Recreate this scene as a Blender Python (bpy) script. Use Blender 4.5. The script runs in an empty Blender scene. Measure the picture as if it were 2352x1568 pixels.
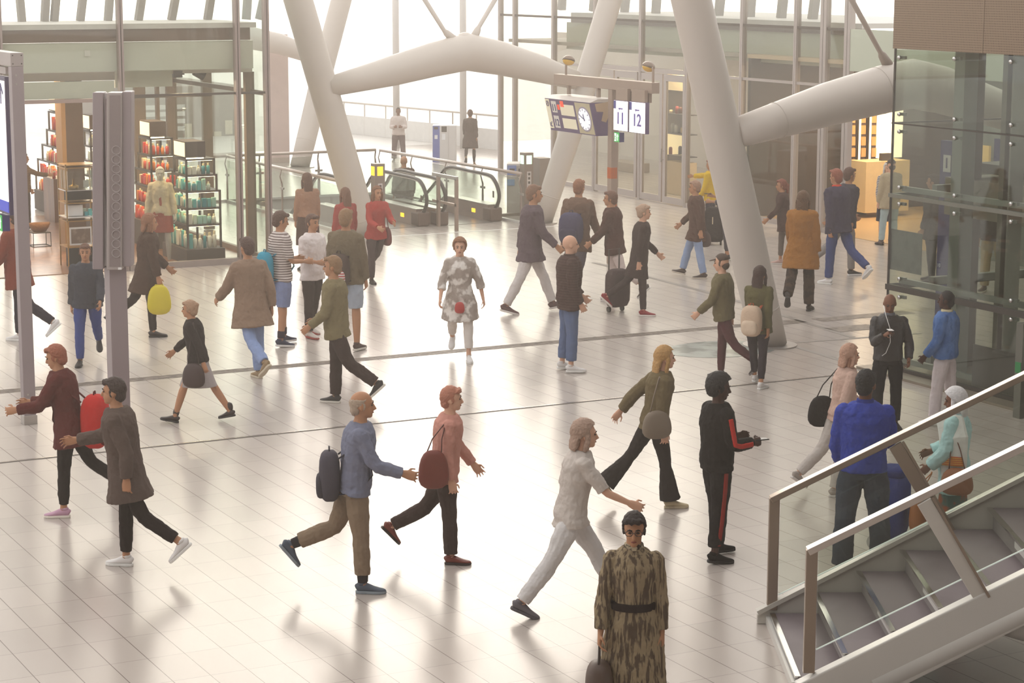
import bpy, bmesh, math, random
from mathutils import Vector, Matrix, Euler
PI = math.pi
sc = bpy.context.scene
COL = sc.collection
random.seed(7)

# ------------------------------------------------------------------ camera
YAW = 0.48360
FPX = 4931.8
CH = Vector((-6.4519, -19.1203, 5.3))          # camera position, hall axes
PITCH, ROLL = 0.17220, 0.0016
def _frame():
    F = Vector((math.sin(YAW)*math.cos(PITCH), math.cos(YAW)*math.cos(PITCH), -math.sin(PITCH)))
    R0 = Vector((math.cos(YAW), -math.sin(YAW), 0)); U0 = R0.cross(F)
    R = math.cos(ROLL)*R0 + math.sin(ROLL)*U0
    U = -math.sin(ROLL)*R0 + math.cos(ROLL)*U0
    return F, R, U
CF, CR, CU = _frame()
cd = bpy.data.cameras.new('camera'); cam = bpy.data.objects.new('camera', cd); COL.objects.link(cam)
cd.sensor_width = 36.0; cd.lens = FPX/2352*36.0; cd.clip_end = 600
cam.matrix_world = Matrix(((CR.x, CU.x, -CF.x, CH.x), (CR.y, CU.y, -CF.y, CH.y), (CR.z, CU.z, -CF.z, CH.z), (0, 0, 0, 1)))
sc.camera = cam

# ------------------------------------------------------------------ sky, sun, exposure
w = bpy.data.worlds.new('sky'); sc.world = w; w.use_nodes = True
nt = w.node_tree; nt.nodes.clear()
wo = nt.nodes.new('ShaderNodeOutputWorld'); bg = nt.nodes.new('ShaderNodeBackground')
geo_ = nt.nodes.new('ShaderNodeTexCoord')
dot = nt.nodes.new('ShaderNodeVectorMath'); dot.operation = 'DOT_PRODUCT'
dot.inputs[1].default_value = Vector((math.sin(YAW-.10), math.cos(YAW-.10), 0.12)).normalized()
rmp = nt.nodes.new('ShaderNodeValToRGB')
e = rmp.color_ramp.elements
e[0].position = 0.0; e[0].color = (1.25, 1.23, 1.22, 1)
e[1].position = 1.0; e[1].color = (3.3, 3.0, 2.65, 1)
for p, c in ((.45, (1.18, 1.16, 1.13, 1)), (.80, (1.35, 1.32, 1.28, 1)), (.95, (1.9, 1.8, 1.68, 1))):
    x = rmp.color_ramp.elements.new(p); x.color = c
mr = nt.nodes.new('ShaderNodeMapRange'); mr.inputs[1].default_value = -1; mr.inputs[2].default_value = 1
nt.links.new(geo_.outputs['Generated'], dot.inputs[0]); nt.links.new(dot.outputs['Value'], mr.inputs[0])
nt.links.new(mr.outputs[0], rmp.inputs[0]); nt.links.new(rmp.outputs[0], bg.inputs[0])
bg.inputs[1].default_value = 1.0
nt.links.new(bg.outputs[0], wo.inputs[0])
sd = bpy.data.lights.new('sun', 'SUN'); sd.energy = .65; sd.angle = math.radians(20); sd.color = (1.0, .87, .72)
sun = bpy.data.objects.new('sun', sd); COL.objects.link(sun)
_sd = Vector((math.sin(YAW-.06)*.85, math.cos(YAW-.06)*.85, .155)).normalized()
sun.rotation_euler = _sd.to_track_quat('Z', 'Y').to_euler()
vs = sc.view_settings
vs.view_transform = 'Standard'; vs.look = 'None'; vs.gamma = 1.0; vs.use_curve_mapping = False; vs.exposure = 0.06
HAZE = .0050
sc.cycles.transparent_max_bounces = 20; sc.cycles.max_bounces = 6; sc.cycles.diffuse_bounces = 2; sc.cycles.glossy_bounces = 3; sc.cycles.volume_bounces = 0
sc.cycles.use_adaptive_sampling = True; sc.cycles.adaptive_threshold = .03; sc.cycles.use_denoising = True
sc.cycles.caustics_reflective = False; sc.cycles.caustics_refractive = False
sc.cycles.sample_clamp_indirect = 4.0

# ------------------------------------------------------------------ pixel helpers (2352x1568 frame)
def ray(u, v): return CF + (u-1176)/FPX*CR - (v-784)/FPX*CU
def gnd(u, v, z=0.0):
    d = ray(u, v); return CH + d*((z-CH.z)/d.z)
def pl(ax, val, u, v):
    d = ray(u, v); return CH + d*((val-CH[ax])/d[ax])
def pv(P0, u, v):                                   # vertical plane through P0 facing the camera
    n = Vector((math.sin(YAW), math.cos(YAW), 0)); d = ray(u, v)
    return CH + d*((P0-CH).dot(n)/d.dot(n))
def prj(P):
    D = P-CH; d = D.dot(CF); return 1176+FPX*D.dot(CR)/d, 784-FPX*D.dot(CU)/d

# ------------------------------------------------------------------ materials
def lin(c):
    if isinstance(c, str):
        c = [int(c[i:i+2], 16)/255 for i in (0, 2, 4)]
    return tuple(x/12.92 if x <= .04045 else ((x+.055)/1.055)**2.4 for x in c) + (1.0,)
_M = {}
def N(t, kind, **kw):
    n = t.nodes.new(kind)
    for k, v in kw.items(): setattr(n, k, v)
    return n
def mat(col, rough=.6, metal=0.0, var=.10, scale=6.0, bump=0.0, bscale=60.0, pat=None, spec=.5, emit=0.0):
    """procedural surface: base colour with soft noise wear, optional woven / striped / checked pattern"""
    key = (str(col), rough, metal, var, scale, bump, bscale, str(pat), spec, emit)
    if key in _M: return _M[key]
    m = bpy.data.materials.new('surface_%d' % len(_M)); m.use_nodes = True
    t = m.node_tree; b = t.nodes['Principled BSDF']; L = t.links.new
    tc = N(t, 'ShaderNodeTexCoord'); no = N(t, 'ShaderNodeTexNoise'); no.inputs['Scale'].default_value = scale
    no.inputs['Detail'].default_value = 3.0
    L(tc.outputs['Object'], no.inputs['Vector'])
    mx = N(t, 'ShaderNodeMix', data_type='RGBA'); c = lin(col)
    mx.inputs[6].default_value = tuple(x*(1-var) for x in c[:3])+(1,)
    mx.inputs[7].default_value = tuple(min(1, x*(1+var)) for x in c[:3])+(1,)
    L(no.outputs['Fac'], mx.inputs[0]); out = mx.outputs[2]
    if pat:
        kind, c2, sx = pat[0], lin(pat[1]), pat[2]
        m2 = N(t, 'ShaderNodeMix', data_type='RGBA'); m2.inputs[7].default_value = c2
        if kind in ('h', 'v'):
            wv = N(t, 'ShaderNodeTexWave', wave_type='BANDS', bands_direction='Z' if kind == 'h' else 'X')
            wv.inputs['Scale'].default_value = sx; wv.inputs['Distortion'].default_value = pat[3] if len(pat) > 3 else 0
            L(tc.outputs['Object'], wv.inputs['Vector'])
            rp = N(t, 'ShaderNodeValToRGB'); rp.color_ramp.elements[0].position = .42; rp.color_ramp.elements[1].position = .58
            L(wv.outputs['Fac'], rp.inputs[0]); fac = rp.outputs[0]
        elif kind == 'check':
            w1 = N(t, 'ShaderNodeTexWave', bands_direction='Z'); w2 = N(t, 'ShaderNodeTexWave', bands_direction='X')
            for q, s in ((w1, sx), (w2, sx*.7)):
                q.inputs['Scale'].default_value = s; q.inputs['Distortion'].default_value = .6; L(tc.outputs['Object'], q.inputs['Vector'])
            ma = N(t, 'ShaderNodeMath', operation='MULTIPLY'); L(w1.outputs['Fac'], ma.inputs[0]); L(w2.outputs['Fac'], ma.inputs[1]); fac = ma.outputs[0]
        else:                                       # blotch / floral
            n2 = N(t, 'ShaderNodeTexNoise'); n2.inputs['Scale'].default_value = sx; n2.inputs['Detail'].default_value = 4
            mp = N(t, 'ShaderNodeMapping'); mp.inputs['Scale'].default_value = (1, 1, .10) if kind == 'streak' else (1, 1, 1)
            L(tc.outputs['Object'], mp.inputs[0]); L(mp.outputs[0], n2.inputs['Vector'])
            rp = N(t, 'ShaderNodeValToRGB'); rp.color_ramp.elements[0].position = .46; rp.color_ramp.elements[1].position = .56
            L(n2.outputs['Fac'], rp.inputs[0]); fac = rp.outputs[0]
        L(fac, m2.inputs[0]); L(out, m2.inputs[6]); out = m2.outputs[2]
    L(out, b.inputs['Base Color'])
    b.inputs['Roughness'].default_value = rough; b.inputs['Metallic'].default_value = metal
    b.inputs['Specular IOR Level'].default_value = spec
    if emit:
        L(out, b.inputs['Emission Color']); b.inputs['Emission Strength'].default_value = emit
    if bump:
        n3 = N(t, 'ShaderNodeTexNoise'); n3.inputs['Scale'].default_value = bscale; L(tc.outputs['Object'], n3.inputs['Vector'])
        bp = N(t, 'ShaderNodeBump'); bp.inputs['Strength'].default_value = bump; bp.inputs['Distance'].default_value = .02
        L(n3.outputs['Fac'], bp.inputs['Height']); L(bp.outputs[0], b.inputs['Normal'])
    _M[key] = m
    return m
def cloth(col, pat=None, rough=.85): return mat(col, rough, 0, .12, 9, .5, 16, pat, .2)
def glow(col, s): return mat(col, .5, emit=s, var=.02)
def glass(tint='eaf4ee', refl=.10, rough=.02):
    key = ('glass', tint, refl, rough)
    if key in _M: return _M[key]
    m = bpy.data.materials.new('glass_%d' % len(_M)); m.use_nodes = True; t = m.node_tree; t.nodes.clear()
    o = N(t, 'ShaderNodeOutputMaterial'); mix = N(t, 'ShaderNodeMixShader'); tr = N(t, 'ShaderNodeBsdfTransparent')
    gl = N(t, 'ShaderNodeBsdfGlossy'); gl.inputs['Roughness'].default_value = rough
    no = N(t, 'ShaderNodeTexNoise'); no.inputs['Scale'].default_value = .8
    mx = N(t, 'ShaderNodeMix', data_type='RGBA'); c = lin(tint); mx.inputs[6].default_value = c; mx.inputs[7].default_value = tuple(x*.95 for x in c[:3])+(1,)
    t.links.new(no.outputs['Fac'], mx.inputs[0]); t.links.new(mx.outputs[2], tr.inputs[0])
    fr = N(t, 'ShaderNodeLayerWeight'); fr.inputs['Blend'].default_value = .5
    pw = N(t, 'ShaderNodeMath', operation='POWER'); pw.inputs[1].default_value = 4.5; t.links.new(fr.outputs['Facing'], pw.inputs[0])
    ma = N(t, 'ShaderNodeMath', operation='MULTIPLY_ADD'); ma.inputs[1].default_value = .7; ma.inputs[2].default_value = refl*.5; ma.use_clamp = True
    t.links.new(pw.outputs[0], ma.inputs[0]); t.links.new(ma.outputs[0], mix.inputs[0])
    t.links.new(tr.outputs[0], mix.inputs[1]); t.links.new(gl.outputs[0], mix.inputs[2]); t.links.new(mix.outputs[0], o.inputs[0])
    _M[key] = m
    return m

# ------------------------------------------------------------------ mesh builder
ROOTM = {}
def frame_of(d, side=None):
    d = d.normalized()
    s = side if side is not None else Vector((1, 0, 0))
    s = s - d*s.dot(d)
    if s.length < 1e-3:
        s = Vector((0, 1, 0)); s = s - d*s.dot(d)
    s.normalize(); return s, d.cross(s)
class MB:
    def __init__(self): self.v = []; self.f = []; self.mi = []; self.cur = 0
    def add(self, vs, fs):
        o = len(self.v); self.v += [Vector(x) for x in vs]
        for f in fs: self.f.append([i+o for i in f]); self.mi.append(self.cur)
        return self
    def m(self, i): self.cur = i; return self
    def box(self, x0, x1, y0, y1, z0, z1):
        x0, x1 = sorted((x0, x1)); y0, y1 = sorted((y0, y1)); z0, z1 = sorted((z0, z1))
        vs = [(x, y, z) for x in (x0, x1) for y in (y0, y1) for z in (z0, z1)]
        return self.add(vs, [(0, 1, 3, 2), (4, 6, 7, 5), (0, 4, 5, 1), (2, 3, 7, 6), (0, 2, 6, 4), (1, 5, 7, 3)])
    def bar(self, p, q, w, h, side=None):           # rectangular bar from p to q: w along side, h across
        p, q = Vector(p), Vector(q); s, t = frame_of(q-p, side)
        vs = [b + s*(i*w/2) + t*(j*h/2) for b in (p, q) for i, j in ((-1, -1), (1, -1), (1, 1), (-1, 1))]
        return self.add(vs, [(3, 2, 1, 0), (4, 5, 6, 7)] + [(i, (i+1) % 4, 4+(i+1) % 4, 4+i) for i in range(4)])
    def tube(self, pts, rads, n=12, side=None, caps=True):
        pts = [Vector(p) for p in pts]; rings = []
        if not isinstance(rads, (list, tuple)): rads = [rads]*len(pts)
        vs = []
        for i, p in enumerate(pts):
            d = pts[min(i+1, len(pts)-1)] - pts[max(i-1, 0)]
            s, t = frame_of(d, side); r = rads[i]
            ra, rb = r if isinstance(r, (tuple, list)) else (r, r)
            vs += [p + s*(ra*math.cos(2*PI*k/n)) + t*(rb*math.sin(2*PI*k/n)) for k in range(n)]
        fs = []
        for i in range(len(pts)-1):
            for k in range(n): fs.append((i*n+k, i*n+(k+1) % n, (i+1)*n+(k+1) % n, (i+1)*n+k))
        if caps:
            fs.append(tuple(range(n-1, -1, -1))); fs.append(tuple(range((len(pts)-1)*n, len(pts)*n)))
        return self.add(vs, fs)
    def cyl(self, p, q, r, n=16, r2=None): return self.tube([p, q], [r, r if r2 is None else r2], n)
    def ell(self, c, r, rot=None, n=16, m=10, fn=None):
        c = Vector(c); vs = [Vector((0, 0, -1))]
        for i in range(1, m):
            a = -PI/2 + PI*i/m
            vs += [Vector((math.cos(a)*math.cos(2*PI*k/n), math.cos(a)*math.sin(2*PI*k/n), math.sin(a))) for k in range(n)]
        vs.append(Vector((0, 0, 1)))
        out = []
        for x in vs:
            y = Vector((x.x*r[0], x.y*r[1], x.z*r[2]))
            if fn: y = fn(y)
            out.append(c + (rot @ y if rot is not None else y))
        fs = [(0, 1+(k+1) % n, 1+k) for k in range(n)]
        for i in range(m-2):
            for k in range(n): fs.append((1+i*n+k, 1+i*n+(k+1) % n, 1+(i+1)*n+(k+1) % n, 1+(i+1)*n+k))
        T = 1+(m-1)*n
        fs += [(T, T-n+k, T-n+(k+1) % n) for k in range(n)]
        return self.add(out, fs)
    def prism(self, poly, d):                       # planar polygon extruded by vector d
        poly = [Vector(p) for p in poly]; d = Vector(d); n = len(poly)
        return self.add(poly + [p+d for p in poly], [tuple(range(n-1, -1, -1)), tuple(range(n, 2*n))] + [(i, (i+1) % n, n+(i+1) % n, n+i) for i in range(n)])
    def quad(self, a, b, c, d): return self.add([a, b, c, d], [(0, 1, 2, 3)])
    def build(self, name, mats, parent=None, local=False, smooth=False, bevel=0, remesh=0, relax=4, subsurf=0, origin=None):
        if not isinstance(mats, (list, tuple)): mats = [mats]
        me = bpy.data.meshes.new(name); o = bpy.data.objects.new(name, me)
        vs = self.v
        if parent is not None:
            M = ROOTM[parent.name]; ROOTM[o.name] = M
            if not local:
                I = M.inverted(); vs = [I @ x for x in vs]
            o.parent = parent
        else:
            if origin is None:
                xs = [x.x for x in vs]; ys = [x.y for x in vs]
                origin = Vector(((min(xs)+max(xs))/2, (min(ys)+max(ys))/2, min(x.z for x in vs)))
            origin = Vector(origin); o.location = origin; vs = [x-origin for x in vs]
            ROOTM[o.name] = Matrix.Translation(origin)
        me.from_pydata([tuple(x) for x in vs], [], self.f)
        for mm in mats: me.materials.append(mm)
        if len(mats) > 1: me.polygons.foreach_set('material_index', self.mi)
        bm = bmesh.new(); bm.from_mesh(me); bmesh.ops.recalc_face_normals(bm, faces=bm.faces); bm.to_mesh(me); bm.free()
        if smooth: me.polygons.foreach_set('use_smooth', [True]*len(me.polygons))
        COL.objects.link(o)
        if bevel:
            b = o.modifiers.new('bevel', 'BEVEL'); b.width = bevel; b.segments = 2; b.limit_method = 'ANGLE'
        if subsurf:
            b = o.modifiers.new('subsurf', 'SUBSURF'); b.levels = subsurf; b.render_levels = subsurf
        if remesh:
            r = o.modifiers.new('remesh', 'REMESH'); r.mode = 'VOXEL'; r.voxel_size = remesh; r.use_smooth_shade = True
            if relax:
                s = o.modifiers.new('smooth', 'SMOOTH'); s.iterations = relax; s.factor = .5
        return o
def tag(o, label=None, cat=None, group=None, kind=None):
    for k, v in (('label', label), ('category', cat), ('group', group), ('kind', kind)):
        if v: o[k] = v
    return o
def thing(name, label, cat, loc, rz=0.0, group=None):
    o = bpy.data.objects.new(name, None); COL.objects.link(o); o.empty_display_size = .1
    o.location = Vector(loc); o.rotation_euler = (0, 0, rz)
    ROOTM[o.name] = Matrix.Translation(Vector(loc)) @ Matrix.Rotation(rz, 4, 'Z')
    return tag(o, label, cat, group)
def struct(o): o['kind'] = 'structure'; return o
def sroot(name, loc=(0, 0, 0)):
    o = bpy.data.objects.new(name, None); COL.objects.link(o); o.location = Vector(loc)
    ROOTM[o.name] = Matrix.Translation(Vector(loc)); o['kind'] = 'structure'
    return o
def lettering(name, txt, m, parent, pos, right, up, h, depth=.004, align='CENTER'):
    """real raised lettering: centre at pos (hall axes), reading along right"""
    cu = bpy.data.curves.new(name, 'FONT'); cu.body = txt; cu.size = h*1.38; cu.align_x = align; cu.align_y = 'CENTER'; cu.extrude = depth; cu.offset = .012*cu.size if h > .1 else 0
    t = bpy.data.objects.new(name, cu); COL.objects.link(t)
    dg = bpy.context.evaluated_depsgraph_get(); me = bpy.data.meshes.new_from_object(t.evaluated_get(dg))
    bpy.data.objects.remove(t); bpy.data.curves.remove(cu)
    r, u = Vector(right).normalized(), Vector(up).normalized(); n = r.cross(u)
    M = Matrix(((r.x, u.x, n.x, pos[0]), (r.y, u.y, n.y, pos[1]), (r.z, u.z, n.z, pos[2]), (0, 0, 0, 1)))
    mb = MB(); mb.add([M @ v.co for v in me.vertices], [tuple(p.vertices) for p in me.polygons])
    bpy.data.meshes.remove(me)
    return mb.build(name, m, parent)
STEEL = mat('b9b2ac', .38, .75, .06, 3)
GREY = mat('97898a', .45, .0, .06, 2)
GREY2 = mat('a89c98', .45, .0, .06, 2)
WHITE = mat('dcd8d4', .35, 0, .03, 2)
DARK = mat('4a4039', .5, 0, .1, 4)
BLACK = mat('1c1817', .5, 0, .1, 4)
NAVY = mat('2b2a6e', .4, 0, .06, 3)
RUB = mat('3a332f', .45, 0, .08, 8)
CHROME = mat('d8d5d2', .18, 1.0, .03, 3)
# ------------------------------------------------------------------ people
V3 = Vector
def skin(c): return mat(c, .55, 0, .08, 14, .05, 80, None, .3)
SK = {'pale': skin('dba98c'), 'tan': skin('b98563'), 'brown': skin('7d513a'), 'dark': skin('4e3126')}
TZ = [.40, .60, .80, .90, .98, 1.08, 1.20, 1.32, 1.40, 1.45, 1.485]
PROF = {'m': ([.175, .175, .170, .163, .158, .152, .165, .182, .172, .112, .060], [.13, .13, .125, .122, .118, .112, .120, .124, .108, .080, .060]),
        'f': ([.185, .180, .178, .172, .155, .130, .142, .156, .146, .095, .052], [.135, .13, .13, .125, .112, .100, .112, .122, .100, .072, .054])}
def interp(xs, ys, x):
    if x <= xs[0]: return ys[0]
    for i in range(1, len(xs)):
        if x <= xs[i]: return ys[i-1] + (ys[i]-ys[i-1])*(x-xs[i-1])/(xs[i]-xs[i-1])
    return ys[-1]
def along(P, t):                                    # point on polyline of 3 points, t in 0..2
    i = 0 if t < 1 else 1
    return P[i].lerp(P[i+1], t-i)
def skeleton(sex, pose):
    S = {'sex': sex}; lean = math.radians(pose.get('lean', 0)); sp = V3((0, math.sin(lean), math.cos(lean)))
    S['sp'] = sp; pel = V3((0, 0, .94)); S['pel'] = pel
    sh = .170 if sex == 'm' else .150; hw = .092
    for s, k in ((1, 'R'), (-1, 'L')):
        sw, kn, ab = (list(pose.get('leg'+k, (0, 2, 3))) + [3])[:3]
        a, b, c = math.radians(sw), math.radians(sw-kn), math.radians(ab)
        hip = V3((s*hw, 0, .92)); knee = hip + .42*V3((s*math.sin(c), math.cos(c)*math.sin(a), -math.cos(c)*math.cos(a)))
        ank = knee + .415*V3((s*math.sin(c)*.4, math.sin(b), -math.cos(b)))
        fp = pose.get('foot'+k)
        if fp is None: fp = max(0, -(sw-kn))*.75 if sw < 0 or kn > 25 else (-10 if sw > 16 else 0)
        fp = math.radians(fp); out = math.radians(pose.get('toe', 8))*s
        td = V3((math.sin(out)*math.cos(fp), math.cos(out)*math.cos(fp), -math.sin(fp)))
        dn = V3((-math.sin(out)*math.sin(fp), -math.cos(out)*math.sin(fp), -math.cos(fp)))
        S['leg'+k] = [hip, knee, ank]; S['foot'+k] = (td, dn)
        sa, sb, el, inw = (list(pose.get('arm'+k, (4, 8, 12, 10))) + [10])[:4]
        a, b, e_, i_ = map(math.radians, (sa, sb, el, inw))
        shp = pel + sp*.458 + V3((s*sh, 0, 0))
        ud = V3((s*math.sin(b), math.cos(b)*math.sin(a), -math.cos(b)*math.cos(a)))
        fd = V3((s*math.sin(b)*.5, math.sin(a+e_), -math.cos(a+e_))); fd = Matrix.Rotation(s*i_, 3, 'Z') @ fd; fd.normalize()
        elb = shp + ud*.295; wr = elb + fd*.255
        S['arm'+k] = [shp, elb, wr]; S['fd'+k] = fd
    lo = min((S['leg'+k][2] + S['foot'+k][0]*q + S['foot'+k][1]*.085).z for k in 'RL' for q in (-.06, .15))
    S['neck'] = pel + sp*.535
    hd = pose.get('head', (0, 0))                   # (turn to the right, nod down)
    S['hrot'] = Matrix.Rotation(math.radians(-hd[0]), 3, 'Z') @ Matrix.Rotation(math.radians(-hd[1]), 3, 'X')
    S['head'] = S['neck'] + V3((0, .012 + math.sin(lean)*.06, .145 if sex == 'm' else .132))
    dz = V3((0, 0, -lo))
    for k in ('pel', 'neck', 'head'): S[k] = S[k] + dz
    for k in ('legR', 'legL', 'armR', 'armL'): S[k] = [p + dz for p in S[k]]
    S['top'] = S['head'] + V3((0, 0, .118)); S['dz'] = -lo
    return S
def tor(S, z, inf=0.0, fl=0.0):
    rx = interp(TZ, PROF[S['sex']][0], z) + inf; ry = interp(TZ, PROF[S['sex']][1], z) + inf
    if z >= .90: c = S['pel'] + S['sp']*(z-.94)
    else:
        t = (.92-z)/.42
        a, b = along(S['legR'], min(t, 1.9)), along(S['legL'], min(t, 1.9))
        c = (a+b)/2; c.z = z + S['dz']; ry = max(ry*.8, abs(a.y-b.y)/2 + .100 + inf); rx = max(rx*.85, abs(a.x-b.x)/2+.096+inf)
    return c, (rx+fl, ry+fl)
def legtube(mb, S, k, t0, t1, rad, n=12):
    P = S['leg'+k]; ts = [t0 + (t1-t0)*i/7 for i in range(8)]
    mb.tube([along(P, t) for t in ts], [rad(t) for t in ts], n, V3((1, 0, 0)))
def legr(t): return interp([0, .5, 1, 1.3, 2], [.088, .080, .056, .056, .036], t)
def armr(t): return interp([0, .3, 1, 1.25, 2], [.056, .050, .039, .041, .029], t)
def armtube(mb, S, k, t0, t1, inf, n=10):
    P = S['arm'+k]; ts = [t0 + (t1-t0)*i/7 for i in range(8)]
    mb.tube([along(P, t) for t in ts], [armr(t)+inf*(.75 if t < .4 else 1) for t in ts], n, V3((1, 0, 0)))
def hand(mb, S, k, vox, grip=0.0):
    s = 1 if k == 'R' else -1; W = S['arm'+k][2]; d = S['fd'+k]
    fwd = V3((0, 1, 0)) if abs(d.y) < .75 else V3((-s*.2, 0, 1))
    w_ = (fwd - d*fwd.dot(d)).normalized()          # across the palm, towards the thumb
    n_ = d.cross(w_)*(1 if s < 0 else -1)           # palm faces the body
    if n_.dot(V3((-s, 0, 0))) < 0: n_ = -n_
    mb.tube([W-d*.02, W+d*.03, W+d*.065, W+d*.098], [(.030, .024), (.040, .020), (.044, .018), (.040, .015)], 10, w_)
    fr = max(.0088, vox*.85)
    for i, (o, L) in enumerate(((.031, .072), (.011, .082), (-.010, .077), (-.030, .058))):
        p = W + d*.085 + w_*o; a = math.radians(12 + 38*grip); pts = [p]; dd = d.copy(); sp = w_*(o*.55)
        for j in range(3):
            dd = (Matrix.Rotation(a, 3, d.cross(n_)) @ dd)
            p = p + dd*(L/3) + sp/3; pts.append(p)
        mb.tube(pts, [fr, fr*.98, fr*.92, fr*.8], 7)
    p = W + d*.028 + w_*.034; dd = (d*.62 + w_*.62 + n_*(.35+.4*grip)).normalized(); d2 = (d*.9 + w_*.15 + n_*(.3+.5*grip)).normalized()
    mb.tube([p-w_*.015, p+dd*.034, p+dd*.034+d2*.03, p+dd*.034+d2*.05], [fr*1.4, fr*1.15, fr, fr*.8], 7)
def headmesh(mb, S):
    R = S['hrot']; c = S['head']; sx = 1.0 if S['sex'] == 'm' else .95
    A = lambda x, y, z: c + R @ V3((x, y, z))
    mb.ell(A(0, -.008, .022), (.078*sx, .096, .094), R, 16, 12)                 # cranium
    mb.ell(A(0, .022, -.040), (.060*sx, .070, .078), R, 14, 10)                 # face and jaw
    mb.ell(A(0, .062, -.088), (.030, .028, .026), R, 10, 8)                     # chin
    mb.tube([A(0, .084, .012), A(0, .098, -.012), A(0, .110, -.034), A(0, .092, -.044)], [.010, .012, .016, .010], 8)
    mb.ell(A(0, .083, .020), (.050, .014, .012), R, 10, 6)                      # brow
    mb.ell(A(0, .084, -.064), (.024, .012, .011), R, 10, 6)                     # mouth
    for s in (-1, 1): mb.ell(A(s*.076*sx, -.006, -.012), (.011, .022, .032), R, 8, 6)
    mb.tube([S['pel']+S['sp']*.49, S['neck']+V3((0, .004, .03)), c+V3((0, -.012, -.05))], [.072, .054, .054], 12)
def hairmesh(mb, S, style):
    R = S['hrot']; c = S['head']; A = lambda x, y, z: c + R @ V3((x, y, z))
    big = {'afro': .034, 'crop': .005, 'short': .011, 'bob': .022, 'long': .02, 'bun': .014, 'tail': .014, 'scarf': .03, 'cap': .014, 'ring': .008, 'tuft': .03}[style]
    def fn(y):                                      # clip the cap of hair to a hairline falling towards the nape
        zl = interp([-.1, -.05, .0, .03, .055, .09], [-.075, -.060, -.012, .008, .055, .066], y.y)
        if style == 'scarf': zl = -.02 + .9*y.y if y.y > 0 else -.2
        if style == 'ring' and y.z > .02: y.z = .02 + (y.z-.02)*.3
        if style == 'cap': zl = max(zl, .02)
        return V3((y.x, y.y, max(y.z, zl)))
    mb.ell(A(0, -.010, .024), (.075+big, .095+big, .098+big), R, 20, 14, fn)
    if style in ('short', 'crop', 'afro', 'bun', 'tail', 'tuft', 'ring', 'cap'):
        mb.ell(A(0, -.052, -.034), (.064+big*.5, .050+big*.6, .064), R, 14, 10)
        for s in (-1, 1): mb.ell(A(s*(.066+big*.5), .004, -.004), (.014, .026, .040), R, 8, 6)
    if style in ('short', 'bun', 'tail'):
        for q in range(9): a = -.9+.225*q; mb.ell(A(.055*math.sin(a*1.3), .060+.018*math.cos(a*1.5), .082+.010*math.sin(q*2.1)), (.020, .026, .018), R, 8, 6)
    if style in ('bob', 'long', 'scarf'):
        L = {'bob': .13, 'long': .30, 'scarf': .20}[style]
        mb.tube([A(0, -.055, .04), A(0, -.085, -.06), c+V3((0, -.095, -.10)), c+V3((0, -.105, -L))], [(.075, .05), (.085, .042), (.088, .036), (.07, .024)], 12, V3((1, 0, 0)))
        for s in (-1, 1):
            mb.tube([A(s*.05, .0, .07), A(s*.083, .012, -.02), c+V3((s*.085, -.005, -.10)), c+V3((s*.085, -.02, -min(L, .24)))], [.028, .026, .026, .016], 8)
    if style == 'scarf':
        mb.tube([c+V3((0, 0, -.09)), c+V3((0, .01, -.14)), c+V3((0, .0, -.19)), c+V3((0, -.01, -.26))], [(.075, .085), (.085, .09), (.13, .11), (.19, .13)], 16, V3((1, 0, 0)))
    if style == 'bun': mb.ell(A(0, -.10, .06), (.036, .034, .036), R, 12, 8)
    if style == 'tuft': mb.ell(A(0, .03, .10), (.05, .06, .035), R, 12, 8)
    if style == 'tail': mb.tube([A(0, -.09, .05), A(0, -.135, .01), A(0, -.125, -.12), A(0, -.115, -.2)], [.02, .03, .026, .01], 8)
    if style == 'cap':
        mb.tube([A(0, .07, .052), A(0, .12, .046), A(0, .165, .036)], [(.07, .012), (.066, .010), (.045, .007)], 12, R @ V3((1, 0, 0)))
def shoe(S, k, boot=0.0, heel=0.0):
    td, dn = S['foot'+k]; A = S['leg'+k][2]; sd = td.cross(dn); B = A + dn*.085
    up = MB(); st = [(-.062, .020, .070), (-.05, .033, .088), (-.01, .036, .100), (.035, .036, .092), (.075, .042, .068), (.12, .047, .052), (.16, .043, .044), (.188, .026, .036), (.196, .010, .026)]
    up.tube([B + td*x - dn*(.016 + (h-.016)/2) for x, w_, h in st], [(w_, (h-.010)/2) for x, w_, h in st], 12, sd)
    up.tube([A + dn*.02 - td*.004, A - dn*(.03+boot) - td*.01], [(.042, .050), (.046+boot*.06, .050+boot*.06)], 10, sd)
    so = MB(); q = [(-.066, .0), (-.058, .028), (-.02, .037), (.04, .036), (.10, .047), (.15, .046), (.185, .031), (.202, .0)]
    out = [B + td*x + sd*w_ for x, w_ in q] + [B + td*x - sd*w_ for x, w_ in reversed(q[1:-1])]
    so.prism([p - dn*.026 for p in out], dn*.026)
    if heel: pass
    return up, so
FOLDTEX = bpy.data.textures.new('cloth_folds', 'CLOUDS'); FOLDTEX.noise_scale = .085; FOLDTEX.noise_depth = 2
def folds(o, s):
    dm = o.modifiers.new('folds', 'DISPLACE'); dm.texture = FOLDTEX; dm.strength = s; dm.mid_level = .5; dm.texture_coords = 'LOCAL'
HAIRTEX = bpy.data.textures.new('hair_clumps', 'CLOUDS'); HAIRTEX.noise_scale = .022; HAIRTEX.noise_depth = 3
class Person: pass
NP = [0]
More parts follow.
